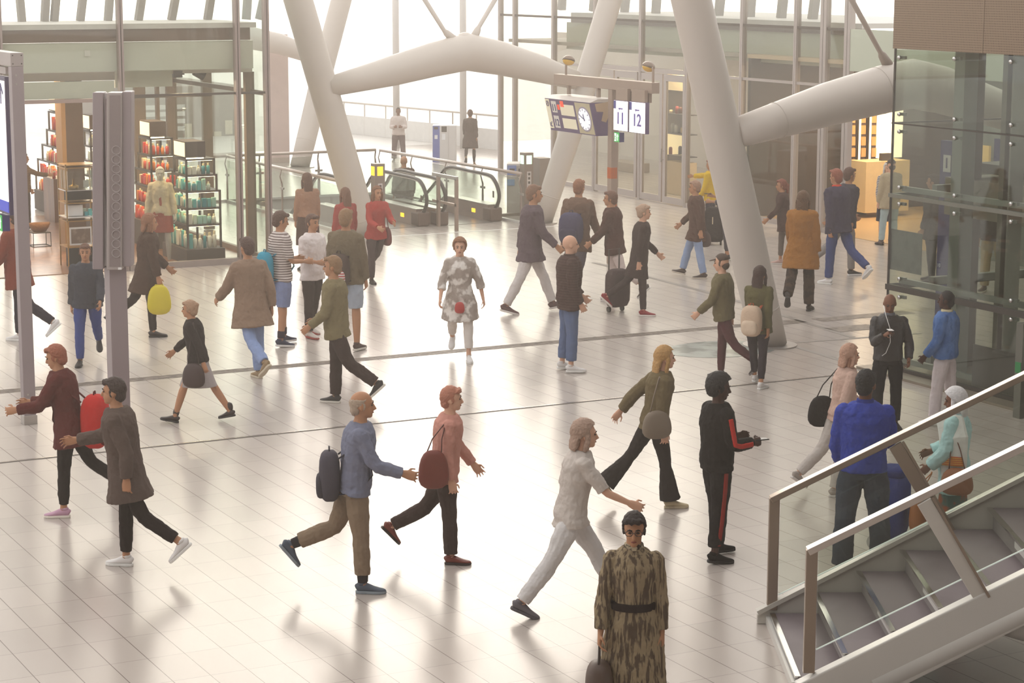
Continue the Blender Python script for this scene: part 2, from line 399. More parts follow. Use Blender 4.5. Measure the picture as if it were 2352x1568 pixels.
def person(label, foot, hv, phi, sex='m', pose=None, plant='R', top=None, legs=None, shoes=None, hair=('short', '3a2a20'), sk='pale', extras=(), z=0.0, cat='person', group=None, name='person', collar=None, under=None, face=True):
    pose = pose or {}; S = skeleton(sex, pose); rz = -(YAW + math.radians(phi)); R = Matrix.Rotation(rz, 3, 'Z')
    g = gnd(foot[0], foot[1], z); u = 1.0
    td = S['foot'+plant][0]; pf = S['leg'+plant][2] + td*.06; pf = V3((pf.x, pf.y, 0))
    for _ in range(6):
        root = g - R @ (pf*u); tv = prj(root + R @ (S['top']*u))[1]
        u *= (foot[1]-hv)/(foot[1]-tv)
    root = g - R @ (pf*u)
    ppm = FPX/((root-CH).dot(CF)); vox = max(.0062, min(.016, 1.55/ppm))
    NP[0] += 1
    T = thing(name, label, cat, root, rz, group)
    def put(nm, mb, m_, parent=T, vx=vox, relax=3, remesh=True):
        mb.v = [x*u for x in mb.v]
        return mb.build(nm, m_, parent, local=True, smooth=True, remesh=vx if remesh else 0, relax=relax)
    top = top or {}; legs = legs or {}
    # --- body, one continuous surface
    b = MB(); kind = legs.get('t', 'trousers'); sl = top.get('sleeve', 1.0)
    zz = [.86, .92, .98, 1.08, 1.20, 1.32, 1.40, 1.45, 1.485]
    rr = [tor(S, z_, -.012) for z_ in zz]; b.tube([c for c, r in rr], [r for c, r in rr], 16, V3((1, 0, 0)))
    headmesh(b, S)
    bare = {'trousers': 9, 'shorts': 1.0, 'skirt': .9, 'none': 0}[kind]
    for k in 'RL':
        legtube(b, S, k, 0, 2.0, lambda t: legr(t) - (.012 if t < legs.get('len', bare if bare < 9 else 2) else 0))
        b.tube([along(S['leg'+k], 1.9), S['leg'+k][2] + S['foot'+k][1]*.045 + S['foot'+k][0]*.01], [.034, .03], 8)
        armtube(b, S, k, 0, 2.0, -.006); hand(b, S, k, vox, pose.get('grip', .35))
    put('body', b, SK[sk])
    # --- top
    if top:
        m_ = top['m']; inf = top.get('puff', .016); hem = top.get('hem', .84); t = MB()
        zs = [z_ for z_ in [hem] + [hem + (.92-hem)*f for f in (.33, .66)] if z_ < .92] + [.92, .98, 1.08, 1.20, 1.32, 1.40, 1.45, 1.478]
        if hem >= .92: zs = [hem] + [z_ for z_ in zs if z_ > hem+.03]
        rr = [tor(S, z_, inf, top.get('flare', 0)*max(0, (1.0-z_))) for z_ in zs]
        t.tube([c for c, r in rr], [r for c, r in rr], 18, V3((1, 0, 0)))
        if sl:
            for k in 'RL':
                armtube(t, S, k, 0, sl*1.93, min(inf*.85, .010+inf*.45) + top.get('loose', 0)); t.ell(S['arm'+k][0]-S['sp']*.012, (.052+inf*.7,)*3, None, 12, 8)
        tp = put({'coat': 'coat', 'tee': 'shirt', 'dress': 'dress', 'cardigan': 'cardigan', 'sweater': 'sweater'}.get(top.get('t'), 'jacket'), t, m_, relax=9); folds(tp, .026*u)
        if collar:
            c2 = MB(); c2.tube([S['neck'] - S['sp']*.075, S['neck'] - S['sp']*.02, S['neck']+S['sp']*.03], [(.092, .088), (.074, .078), (.070, .074)], 14, V3((1, 0, 0)), True)
            put('collar', c2, collar, tp)
        if under:
            c2 = MB(); c2.tube([tor(S, 1.02, inf)[0]+V3((0, .075, 0)), tor(S, 1.3, inf)[0]+V3((0, .075, 0)), S['neck']+V3((0, .03, -.06))], [(.05, .05), (.055, .062), (.05, .04)], 10, V3((1, 0, 0)))
            put('shirt_front', c2, under, T)
        if top.get('belt'):
            c2 = MB(); c, r = tor(S, 1.05, inf+.012); d = S['sp']*.028
            c2.tube([c-d, c+d], [r, r], 18, V3((1, 0, 0))); put('belt', c2, top['belt'], T)
        for (pn, pm, side, t0, t1) in top.get('stripe', ()):
            c2 = MB(); s = 1 if side == 'R' else -1; P = S['arm'+side]
            ts = [t0 + (t1-t0)*i/8 for i in range(9)]
            def offp(tt):
                q = along(P, tt); d = (P[1]-P[0] if tt < 1 else P[2]-P[1]).normalized()
                o_ = V3((s, 0, .0)); o_ = (o_ - d*o_.dot(d)).normalized(); return q + o_*(armr(tt)+inf*.85-.004)
            c2.tube([offp(x) for x in ts], [(.013, .026)]*9, 8, V3((1, 0, 0))); put(pn, c2, pm, tp)
    # --- legs
    if kind in ('trousers', 'shorts'):
        m_ = legs['m']; fit = legs.get('fit', .012); ln = legs.get('len', 1.95 if kind == 'trousers' else 1.0); fl = legs.get('flare', 0); t = MB()
        zs = [.84, .92, .98, 1.03]; rr = [tor(S, z_, -.006 if z_ > top.get('hem', 2)+.02 else .006) for z_ in zs]; t.tube([c for c, r in rr], [r for c, r in rr], 16, V3((1, 0, 0)))
        cov = (.92-top.get('hem', .84))/.42-.04 if top else -1
        for k in 'RL': legtube(t, S, k, 0, ln, lambda t_: legr(t_) + fit + (max(0, t_-1)*fit*.9) + fl*max(0, t_-1.15) - (.022 if t_ < cov else 0))
        pt = put('shorts' if kind == 'shorts' else 'trousers', t, m_); folds(pt, .020*u)
        for (pn, pm, side) in legs.get('stripe', ()):
            c2 = MB(); s = 1 if side == 'R' else -1; ts = [.15 + 1.65*i/8 for i in range(9)]
            c2.tube([along(S['leg'+side], x) + V3((s*(legr(x)+fit*1.2-.003), 0, 0)) for x in ts], [(.012, .024)]*9, 8, V3((1, 0, 0))); put(pn, c2, pm, pt)
    elif kind == 'skirt':
        t = MB(); hem = legs.get('hem', .5); zs = [hem + (1.02-hem)*i/5 for i in range(6)]
        rr = [tor(S, z_, .014, legs.get('flare', .0)*max(0, .95-z_)) for z_ in zs]; t.tube([c for c, r in rr], [r for c, r in rr], 18, V3((1, 0, 0))); put('skirt', t, legs['m'])
    for (pn, pm, t0, t1) in legs.get('socks', ()):
        for k in 'RL':
            c2 = MB(); legtube(c2, S, k, t0, t1, lambda t_: legr(t_)+.008); put(pn, c2, pm, T, relax=1)
    # --- shoes
    if shoes:
        for k in 'RL':
            up, so = shoe(S, k, shoes.get('boot', 0)); so.v = [x*u for x in so.v]; up.v = [x*u for x in up.v]
            o = up.build('boot' if shoes.get('boot') else 'shoe', shoes['m'], T, local=True, smooth=True, subsurf=1)
            so.build('sole', shoes.get('sole', BLACK), o, local=True, bevel=.006)
    # --- hair, face
    if hair:
        hm = MB(); hairmesh(hm, S, hair[0]); ho = put({'cap': 'cap', 'scarf': 'headscarf'}.get(hair[0], 'hair'), hm, mat(hair[1], .7, 0, .25, 40, .4, 70), vx=min(vox, .011), relax=2)
        if hair[0] not in ('cap', 'scarf'):
            dm = ho.modifiers.new('strands', 'DISPLACE'); dm.texture = HAIRTEX; dm.strength = .014*u; dm.mid_level = .55; dm.texture_coords = 'LOCAL'
    if ppm > 75 and face:
        Rr, c = S['hrot'], S['head']
        for s in (-1, 1):
            em = MB(); em.ell(c + Rr @ V3((s*.029, .083, .001)), (.013, .008, .007), Rr, 8, 6); put('eye', em, BLACK if ppm < 200 else mat('2a1c16', .25), remesh=False)
            em = MB(); em.tube([c + Rr @ V3((s*.012, .094, .022)), c + Rr @ V3((s*.03, .094, .028)), c + Rr @ V3((s*.046, .082, .022))], [.0045, .005, .003], 6); put('eyebrow', em, mat('2b1d16', .8), remesh=False)
        lm_ = MB(); lm_.ell(c + Rr @ V3((0, .092, -.064)), (.021, .007, .008), Rr, 10, 6); put('lips', lm_, mat('8d4b40' if sk in ('pale', 'tan') else '5a2f2a', .5), remesh=False)
    P = Person(); P.S, P.T, P.u, P.root, P.R, P.rz, P.ppm = S, T, u, root, R, rz, ppm
    P.w = lambda q: root + R @ (V3(q)*u)
    P.put = put
    print('person', NP[0], label[:40], 'h=%.2f' % (1.75*u), 'vox %.4f' % vox)
    return P
def softbox(mb, c, r, p=3.2, n=20, m=12):            # superellipsoid: a stuffed box shape
    def fn(y): return y
    c = V3(c); o = len(mb.v); mb.ell((0, 0, 0), (1, 1, 1), None, n, m)
    for i in range(o, len(mb.v)):
        d = mb.v[i]; k = (abs(d.x)**p + abs(d.y)**p + abs(d.z)**p)**(-1/p)
        mb.v[i] = c + V3((d.x*k*r[0], d.y*k*r[1], d.z*k*r[2]))
def backpack(P, label, m_, m2, size=(.15, .09, .22), lift=.07, group=None, side=0.0, panel=None):
    """a bag worn on the back (things worn or held are things of their own)"""
    S = P.S; base = S['pel'] + S['sp']*lift + V3((side, -(.135+size[1]), 0))
    T = thing('backpack', label, 'backpack', P.w(base - V3((0, 0, size[2]))), P.rz, group)
    k = P.u; a = MB(); softbox(a, (0, 0, size[2]*k), [x*k for x in size]); body = a.build('pack_body', m_, T, local=True, smooth=True)
    b = MB(); softbox(b, (0, -size[1]*k*.8, size[2]*k*.62), (size[0]*k*.78, size[1]*k*.5, size[2]*k*.48)); b.build('front_pocket', panel or m2, T, local=True, smooth=True)
    for s in (-1, 1):
        c = MB(); x = s*.085*k; Z = size[2]*k; y0 = size[1]*k*.85; d = .135*k
        c.tube([(x, y0, Z*1.75), (x*1.15, y0+d*.9, Z*2+.035*k), (x*1.3, y0+d*1.95, Z*1.75), (x*1.35, y0+d*2.1, Z*1.1), (x*1.5, y0+d*1.2, Z*.45), (x*1.2, y0, Z*.35)], [(.02*k, .007*k)]*6, 8, V3((1, 0, 0)))
        c.build('strap', m2, T, local=True, smooth=True)
    c = MB(); c.tube([(-.03*k, 0, size[2]*2*k-.01), (-.02*k, 0, size[2]*2*k+.03*k), (.02*k, 0, size[2]*2*k+.03*k), (.03*k, 0, size[2]*2*k-.01)], .008*k, 6); c.build('handle', m2, T, local=True, smooth=True)
    return T
def handbag(P, label, pos, size, m_, strap_to=None, m2=None, cat='bag', name='handbag', flat=1.0):
    """bag hanging with its top at local point pos of the person"""
    k = P.u; pos = V3(pos); T = thing(name, label, cat, P.w(pos - V3((0, 0, size[2]*2))), P.rz)
    a = MB(); softbox(a, (0, 0, size[2]*k), [x*k for x in size], 2.8)
    for i, v in enumerate(a.v):                     # narrower mouth
        f_ = v.z/(2*size[2]*k); a.v[i] = V3((v.x*(1.08-.22*f_), v.y*(1.1-.3*f_), v.z))
    a.build('bag_body', m_, T, local=True, smooth=True)
    if strap_to is not None:
        q = (V3(strap_to)-pos + V3((0, 0, size[2]*2)))*k; Z = size[2]*2*k
        for s in (-1, 1):
            c = MB(); y = s*size[1]*k*.5
            c.tube([(0, y, Z*.86), (q.x*.3, y*.6+q.y*.3, Z+(q.z-Z)*.4), (q.x*.9, q.y*.95+y*.1, q.z-.02), (q.x, q.y, q.z)], [(.009*k, .006*k)]*4, 8, V3((1, 0, 0))); c.build('strap', m2 or m_, T, local=True, smooth=True)
    return T
def phone(P, k, label, m_=None):
    W = P.S['arm'+k][2] + P.S['fd'+k]*.10; d = P.S['fd'+k]
    T = thing('phone', label, 'phone', P.w(W), P.rz)
    u = P.u; a = MB(); a.box(-.037*u, .037*u, -.072*u, .072*u, .012*u, .022*u); a.build('phone_body', BLACK, T, local=True, bevel=.004)
    a = MB(); a.box(-.033*u, .033*u, -.064*u, .064*u, .022*u, .0235*u); a.build('screen', m_ or mat('1b2230', .15), T, local=True)
    return T
# ------------------------------------------------------------------ floor
def floor_mat(name, c1, grout, rough):
    m = bpy.data.materials.new(name); m.use_nodes = True; t = m.node_tree; b = t.nodes['Principled BSDF']; L = t.links.new
    tc = N(t, 'ShaderNodeTexCoord'); sx = N(t, 'ShaderNodeSeparateXYZ'); L(tc.outputs['Object'], sx.inputs[0])
    def mth(op, a, b_=None, c_=None):
        n = N(t, 'ShaderNodeMath', operation=op)
        for i, q in enumerate((a, b_, c_)):
            if q is None: continue
            if isinstance(q, (int, float)): n.inputs[i].default_value = q
            else: L(q, n.inputs[i])
        return n.outputs[0]
    fx, fy = mth('DIVIDE', sx.outputs[0], .3), mth('DIVIDE', sx.outputs[1], .6)
    dx = mth('MULTIPLY', mth('ABSOLUTE', mth('SUBTRACT', mth('FRACT', mth('ADD', fx, .5)), .5)), .3)
    dy = mth('MULTIPLY', mth('ABSOLUTE', mth('SUBTRACT', mth('FRACT', mth('ADD', fy, .5)), .5)), .6)
    line = mth('MAXIMUM', mth('LESS_THAN', dx, 0.0034), mth('MULTIPLY', mth('LESS_THAN', dy, 0.0032), .6))
    cb = N(t, 'ShaderNodeCombineXYZ'); L(mth('FLOOR', fx), cb.inputs[0]); L(mth('FLOOR', fy), cb.inputs[1])
    wn = N(t, 'ShaderNodeTexWhiteNoise', noise_dimensions='2D'); L(cb.outputs[0], wn.inputs['Vector'])
    no = N(t, 'ShaderNodeTexNoise'); no.inputs['Scale'].default_value = 1.3; no.inputs['Detail'].default_value = 5; L(tc.outputs['Object'], no.inputs['Vector'])
    v = mth('ADD', mth('MULTIPLY', wn.outputs['Value'], .55), mth('MULTIPLY', no.outputs['Fac'], .45))
    mx = N(t, 'ShaderNodeMix', data_type='RGBA'); c = lin(c1)
    mx.inputs[6].default_value = tuple(x*.90 for x in c[:3])+(1,); mx.inputs[7].default_value = tuple(min(1, x*1.08) for x in c[:3])+(1,); L(v, mx.inputs[0])
    m2 = N(t, 'ShaderNodeMix', data_type='RGBA'); m2.inputs[7].default_value = lin(grout); L(line, m2.inputs[0]); L(mx.outputs[2], m2.inputs[6])
    L(m2.outputs[2], b.inputs['Base Color'])
    L(mth('MULTIPLY_ADD', no.outputs['Fac'], .02, rough), b.inputs['Roughness']); b.inputs['Specular IOR Level'].default_value = .24
    return m
FLOOR = floor_mat('stone_tiles', 'bcb0a7', '6d6058', .23)
PAVE = floor_mat('pale_paving', 'e6e0d8', 'cfc8c0', .5)
VX0, VX1, VY0, VY1 = 11.0, 14.9, 23.0, 27.5
mb = MB()
for x0, x1, y0, y1 in ((-40, VX0, -30, 40), (VX1, 70, -30, 40), (VX0, VX1, -30, VY0), (VX0, VX1, VY1, 40)): mb.box(x0, x1, y0, y1, -.25, 0)
struct(mb.build('floor', FLOOR, origin=(0, 0, 0)))
mb = MB(); mb.box(-40, 70, 40, 140, -.25, -.004); struct(mb.build('floor_plaza', PAVE, origin=(0, 0, 0)))
mb = MB()
mb.box(VX0-.2, VX1+.2, VY0-.1, 40, -5.4, -5.2); mb.box(VX0-.2, VX0, VY0-.1, VY1, -5.2, -.25); mb.box(VX1, VX1+.2, VY0-.1, VY1, -5.2, -.25); mb.box(VX0, VX1, VY0-.15, VY0, -5.2, -.25)
mb.box(VX0, VX1, VY1+.0, VY1+.2, -1.3, -.25)
struct(mb.build('wall_escalator_pit', mat('ece8e2', .7), origin=(12, 25, -5)))
for i, y in enumerate((23.9, 25.6)):  # tube lamps added to brighten the pit
    T = thing('pit_fill_lamp', ('near', 'far')[i] + ' tube lamp added to brighten the white wall of the escalator pit', 'lamp', (VX1-.03, y, -.62)); mb = MB(); mb.box(VX1-.03, VX1-.001, y-.5, y+.5, -.66, -.58); mb.build('lamp_case', WHITE, T); mb = MB(); mb.box(VX1-.05, VX1-.03, y-.46, y+.46, -.65, -.59); mb.build('diffuser', glow('fff3dc', 12), T)
# inlaid floor strips
def strip(name, pts, wd, m, h=.004):
    mb = MB()
    for p, q in zip(pts[:-1], pts[1:]):
        p, q = Vector(p), Vector(q); mb.bar(p+Vector((0, 0, h/2)), q+Vector((0, 0, h/2)), wd, h, Vector((-(q-p).y, (q-p).x, 0)))
    return struct(mb.build(name, m, origin=(pts[0][0], pts[0][1], 0)))
DRAIN = mat('8b7d72', .5, .2, .2, 2, pat=('blotch', '6f635a', 9))
strip('trim_1', [(-6, 3.615, 0), (11.0, 3.615, 0)], .035, mat('b8b0aa', .25, .9, .05))
strip('trim_2', [(-6, 3.575, 0), (11.0, 3.575, 0)], .022, mat('5d534c', .6))
mb = MB()
for k in range(4): mb.box(-6, 11.6, 7.42+k*.062, 7.455+k*.062, 0, .004)
mb.box(11.9, 12.5, 7.3, 7.6, 0, .004); mb.box(12.75, 14.5, 7.25, 7.55, 0, .004); mb.box(12.4, 13.2, 6.35, 6.75, 0, .004)
struct(mb.build('trim_3', DRAIN, origin=(0, 7.5, 0)))
strip('trim_4', [(12.95, 14.6, 0), (12.78, 10.1, 0), (12.3, 5.9, 0)], .10, mat('8d837b', .5))
strip('trim_5', [(11.1, 5.7, 0), (11.0, 4.1, 0)], .09, mat('8d837b', .5))
strip('trim_6', [(11.3, 5.9, 0), (13.4, 5.72, 0)], .07, mat('8d837b', .5))
strip('trim_7', [(10.5, 19.8, 0), (15.2, 19.86, 0)], .06, mat('f2eee8', .4))
mb = MB(); mb.add([(10.05+0.85*math.cos(a), 5.95+.62*math.sin(a), z) for z in (0, .004) for a in [2*PI*k/40 for k in range(40)]],
       [tuple(range(40, 80))] + [(k, (k+1) % 40, 40+(k+1) % 40, 40+k) for k in range(40)])
struct(mb.build('trim_8', mat('a9aea8', .15, 0, .1, 3, pat=('blotch', '7d837f', 2.2)), origin=(10, 5.9, 0)))

# ------------------------------------------------------------------ leaning roof columns and beams
def leaning(name, label, Yp, base, pts, r0, r, collar=True):
    b = gnd(*base); P = [b] + [pl(1, Yp if Yp is not None else b.y, *q) for q in pts]
    T = thing(name, label, 'column', b); mb = MB()
    n = 10; path = []; rad = []
    for i in range(n+1):
        t = i/n*(len(P)-1); k = min(int(t), len(P)-2); path.append(P[k].lerp(P[k+1], t-k)); rad.append(r0 + (r-r0)*min(1, i/3))
    mb.tube(path, rad, 28); mb.build('shaft', COLW, T, smooth=True)
    mb = MB(); d = (path[1]-path[0]).normalized(); mb.cyl(b, b+Vector((0, 0, .02)), r0*1.55, 28); mb.build('base_plate', STEEL, T)
    q = path[0].lerp(path[1], .9); mb = MB(); mb.cyl(q-d*.01, q+d*.01, rad[1]*1.012, 28); mb.build('weld_ring', COLW, T, smooth=True)
    return T
COLW = mat('cfc4ba', .42, 0, .03, 1.5)
leaning('roof_column', 'large white leaning round column rising past the elevator side', None, (1768, 793), [(1697, 480), (1588, 0), (1560, -120)], .25, .275)
leaning('roof_column', 'white leaning column left of the escalators, the big one of the crossed pair', None, (841, 541), [(800, 400), (685, 0), (650, -120)], .27, .285)
leaning('roof_column', 'white column behind the departures board leaning to the right', 20.2, (1243, 512), [(1318, 280), (1402, 0), (1437, -120)], .22, .245)
leaning('roof_column', 'far white leaning column crossing behind the nearer one', 35.2, (688, 384), [(742, 160), (784, 0), (812, -110)], .26, .28)
def beam(label, Yp, pts, name='cross_beam'):
    P = [pl(1, Yp, u, v) for u, v, h in pts]; R = [h for u, v, h in pts]
    T = thing(name, label, 'beam', P[0]); mb = MB(); path, rad = [], []
    for i in range(len(P)-1):
        for k in range(2): path.append(P[i].lerp(P[i+1], k/2)); rad.append(R[i]+(R[i+1]-R[i])*k/2)
    path.append(P[-1]); rad.append(R[-1]); mb.tube(path, rad, 28, Vector((0, 1, 0))); mb.build('beam_body', COLW, T, smooth=True)
    return T, P, R
ppm = lambda Yp, u, v: FPX/((pl(1, Yp, u, v)-CH).dot(CF))
k1 = ppm(20.2, 1070, 130)
T, P, R = beam('tapered white cross beam bent upwards in the middle over the escalators', 20.05, [(755, 200, 22/k1), (900, 163, 34/k1), (990, 138, 39/k1), (1072, 119, 43/k1), (1150, 134, 39/k1), (1240, 158, 32/k1), (1322, 184, 22/k1)])
for s, (a, b_, c) in enumerate((((1047, 96), (1020, 70), (972, -6)), ((1085, 94), (1100, 62), (1140, -6)))):
    q = [pl(1, 20.05, *x) for x in (a, b_, c)]; mb = MB(); mb.tube([q[0], q[0].lerp(q[1], .8), q[1], q[2]], [.10, .07, .045, .05], 12); mb.build('tie_rod', COLW, T, smooth=True)
mb = MB(); q = pl(1, 20.05, 1068, 92); mb.ell(q, (.20, .20, .16), None, 16, 8); mb.build('node_cap', COLW, T, smooth=True)
k2 = ppm(5.83, 1900, 240)
T, P, R = beam('long tapered white beam rising from the large column to the elevator', 5.83, [(1690, 306, 34/k2), (1900, 240, 50/k2), (2030, 205, 56/k2), (2095, 192, 58/k2), (2160, 206, 56/k2), (2440, 300, 34/k2)])
q = [pl(1, 5.83, *x) for x in ((2040, 150), (2022, 120), (1952, -8))]; mb = MB(); mb.tube([q[0], q[0].lerp(q[1], .8), q[1], q[2]], [.08, .06, .035, .04], 12); mb.build('tie_rod', mat('9a8a7d', .5), T, smooth=True)
for (u, v, h_) in ((1784, 276.5, 42), (2018, 208.2, 55.6)):
    q = pl(1, 5.83, u, v); d = (P[1]-P[0]).normalized(); mb = MB(); r_ = h_/k2*1.01; mb.cyl(q-d*.004, q+d*.004, r_, 28); mb.build('weld_seam', mat('c2b6ac', .5), T, smooth=True)
k3 = ppm(35.2, 660, 110)
beam('far short white beam running into the crossed columns from the left', 35.2, [(560, 84, 26/k3), (640, 100, 24/k3), (752, 140, 16/k3)])
# ------------------------------------------------------------------ outside the wide opening
P = gnd(640, 372); mb = MB(); mb.box(P.x-.28, P.x+.25, P.y-.2, P.y+.3, 0, 3.5); tag(mb.build('pillar', mat('cbb6ad', .6)), 'square pale pinkish pillar beside the shop corner out by the plaza', 'pillar')
for u, lab in ((911, 'left one of the two thin white posts out on the plaza'), (1064, 'right one of the two thin white posts out on the plaza')):
    Pb = gnd(u, 340); mb = MB(); mb.cyl(Pb, Pb+Vector((0, 0, 9)), .10, 16); tag(mb.build('post', WHITE, smooth=True), lab, 'post')
A, B = gnd(745, 300), gnd(1150, 345); T = thing('plaza_railing', 'low plaza railing running behind the two distant standing people', 'railing', A)
mb = MB(); mb.tube([A+Vector((0, 0, 1.0)), B+Vector((0, 0, 1.0))], .03, 8); mb.build('handrail', mat('c9bdb2', .5), T)
mb = MB(); mb.bar(A+Vector((0, 0, .30)), B+Vector((0, 0, .30)), .04, .6, Vector((1, 1, 0))); mb.build('panel', mat('e6e2dc', .5), T)
for k in range(9): q = A.lerp(B, k/8); mb = MB(); mb.cyl(q, q+Vector((0, 0, 1.0)), .022, 8); mb.build('rail_post', mat('c9bdb2', .5), T)
P = gnd(1005, 372); T = thing('recycling_bin', 'tall white and blue two-slot recycling bin on the plaza', 'bin', P)
def pbox(P, m_, name, parent, u0, v0, u1, v1, d0, d1, bev=0):   # box facing the camera plane through P, pixel corners, depth range
    a, b_, c, d = pv(P, u0, v0), pv(P, u1, v0), pv(P, u1, v1), pv(P, u0, v1); n = Vector((math.sin(YAW), math.cos(YAW), 0))
    mb = MB(); mb.prism([a+n*d0, b_+n*d0, c+n*d0, d+n*d0], n*(d1-d0)); return mb.build(name, m_, parent, bevel=bev)
pbox(P, WHITE, 'bin_body', T, 993, 288, 1048, 374, .01, .45, .02); pbox(P, mat('5f6db4', .5), 'blue_panel', T, 994, 289, 1010, 374, -.01, .01); pbox(P, WHITE, 'white_panel', T, 1010, 289, 1029, 374, -.01, .01)
for u0, u1, v0, v1 in ((997, 1006, 291, 297), (1014, 1026, 290, 303)): pbox(P, DARK, 'slot', T, u0, v0, u1, v1, -.02, -.008, .01)
for u0, u1, v0, v1 in ((998, 1005, 310, 319), (1015, 1023, 307, 321)): pbox(P, mat('f4f4f4'), 'sticker', T, u0, v0, u1, v1, -.016, -.008)

# ------------------------------------------------------------------ shop front on the left
SY = 17.45; sx_ = lambda u, v=300: pl(1, SY, u, v).x; sz_ = lambda u, v: pl(1, SY, u, v).z
W1 = sroot('wall_left', (5, SY, 0))
ALU = mat('a08f89', .4, .3, .06, 3)
for u in (4, 280, 546, 613):
    x = sx_(u); mb = MB(); z0 = 0 if u != 280 else 3.0
    for dx in (-.034, .02): mb.box(x+dx, x+dx+.034, SY-.07, SY+.07, z0, 6.5)
    mb.build('mullion', ALU, W1)
mb = MB(); mb.box(sx_(280)-.05, sx_(280)+.05, SY-.05, SY+.05, 0, 3.0); mb.build('door_jamb', ALU, W1)
xe = sx_(613)
SGL = glass('fafbf8', .06)
for u0, u1, z0 in ((-300, 4, 0), (4, 280, 3.0), (280, 546, .1), (546, 613, .1)):
    mb = MB(); mb.box(sx_(u0)+.03, sx_(u1)-.03, SY-.006, SY+.006, z0, 6.5); mb.build('glass_pane', SGL, W1)
mb = MB(); mb.box(xe-.006, xe+.006, SY+.05, 26, .1, 6.5); mb.build('side_glass_pane', glass('f4f8f4', .06), W1)
mb = MB(); mb.box(xe-.03, xe+.03, 25.95, 26.05, 0, 6.5); mb.build('mullion', ALU, W1)
mb = MB(); mb.box(xe-.03, xe+.03, SY+.05, 26, 3.02, 3.10); mb.build('side_transom', DARK, W1)
mb = MB(); mb.box(xe-.04, xe+.04, SY, 26, 0, .1); mb.box(sx_(288), xe, SY-.06, SY+.06, 0, .11); mb.build('sill', mat('9b8d86', .5), W1)
mb = MB(); mb.box(-2, xe-.25, SY+.10, SY+.35, 4.02, 4.24); mb.build('roof_beam', mat('6e5445', .5), W1)
mb = MB(); mb.box(-2, xe-.15, SY+.05, 19.9, 4.24, 4.33); mb.build('roof_ledge', mat('d8d2cb', .7), W1)
FASC = mat('d2d2bf', .25, 0, .04, 1)
mb = MB(); mb.box(-2, sx_(590), SY+.12, SY+.2, 3.51, 4.01); mb.build('fascia_panel', FASC, W1)
mb = MB(); mb.box(-2, sx_(272), SY+.12, SY+.2, 3.36, 3.50); mb.build('soffit_band', mat('94826c', .5), W1)
mb = MB(); mb.box(-2, sx_(266), SY+.02, SY+.08, 3.06, 3.35); mb.box(sx_(288), sx_(420), SY+.5, SY+.56, 3.2, 3.5); mb.build('door_fascia', mat('cfcdb8', .35), W1)
mb = MB(); mb.box(-2, sx_(280), SY-.05, SY+.08, 2.99, 3.05); mb.build('door_head', mat('a18a80', .5), W1)
mb = MB(); mb.box(sx_(290), xe, SY-.03, SY+.03, 3.06, 3.10); mb.build('transom', DARK, W1)
mb = MB(); mb.box(sx_(292), sx_(528), SY+.9, SY+.96, 2.98, 3.03); mb.build('light_track', DARK, W1)
P = pl(1, SY+.1, 200, 122); mb = MB(); mb.box(P.x-.05, P.x+.05, SY+.09, SY+.12, P.z-.05, P.z+.05); mb.build('alarm_box', mat('d8d4c6', .5), W1)
WOOD = mat('7a5137', .30, 0, .25, 3, pat=('streak', '8f6444', 5), spec=.5)
mb = MB(); mb.box(-3, xe-.03, SY+.07, 26.5, 0, .012); struct(mb.build('floor_shop', WOOD, origin=(2, 20, 0)))
mb = MB(); mb.box(-3, xe-.03, SY+.6, 26.0, 3.42, 3.5); struct(mb.build('ceiling_shop', mat('d9d0c4', .8), origin=(2, 20, 3.4)))
for u, v, lab in ((345, 168, 'left small black box speaker under the shop fascia'), (407, 170, 'right small black box speaker under the shop fascia')):
    q = pl(1, SY+.62, u, v); mb = MB(); mb.box(q.x-.08, q.x+.08, SY+.57, SY+.7, q.z-.06, q.z+.06); tag(mb.build('box_speaker', BLACK), lab, 'speaker')
q = pl(1, SY+.9, 456, 168); T = thing('spotlight', 'dark spotlight hanging inside the shop glass right of the box speakers', 'lamp', q); mb = MB(); mb.cyl(q+Vector((-.08, 0, .04)), q+Vector((.1, 0, -.04)), .08, 14, .10); mb.build('lamp_head', BLACK, T); mb = MB(); mb.cyl(q, (q.x, q.y, 3.42), .015, 8); mb.build('stem', BLACK, T)
# grey posts standing on the roof ledge
for u, v, du in ((50, 33, -6), (102, 33, 4), (124, 38, 6), (184, 42, 8), (248, 45, 5), (318, 50, 10), (394, 54, 12), (477, 60, 10), (566, 62, 4), (596, 62, 14)):
    q0, q1 = pl(1, 19.6, u, v+4), pl(1, 19.6, u+du*1.6, -60); q0.z = 4.33; mb = MB(); mb.bar(q0, q1, .12, .16, Vector((1, 0, 0)))
    tag(mb.build('roof_post', mat('9a938c', .6)), 'slanted grey post on the shop roof ledge, one of a row', 'post', 'grey posts on the roof ledge')
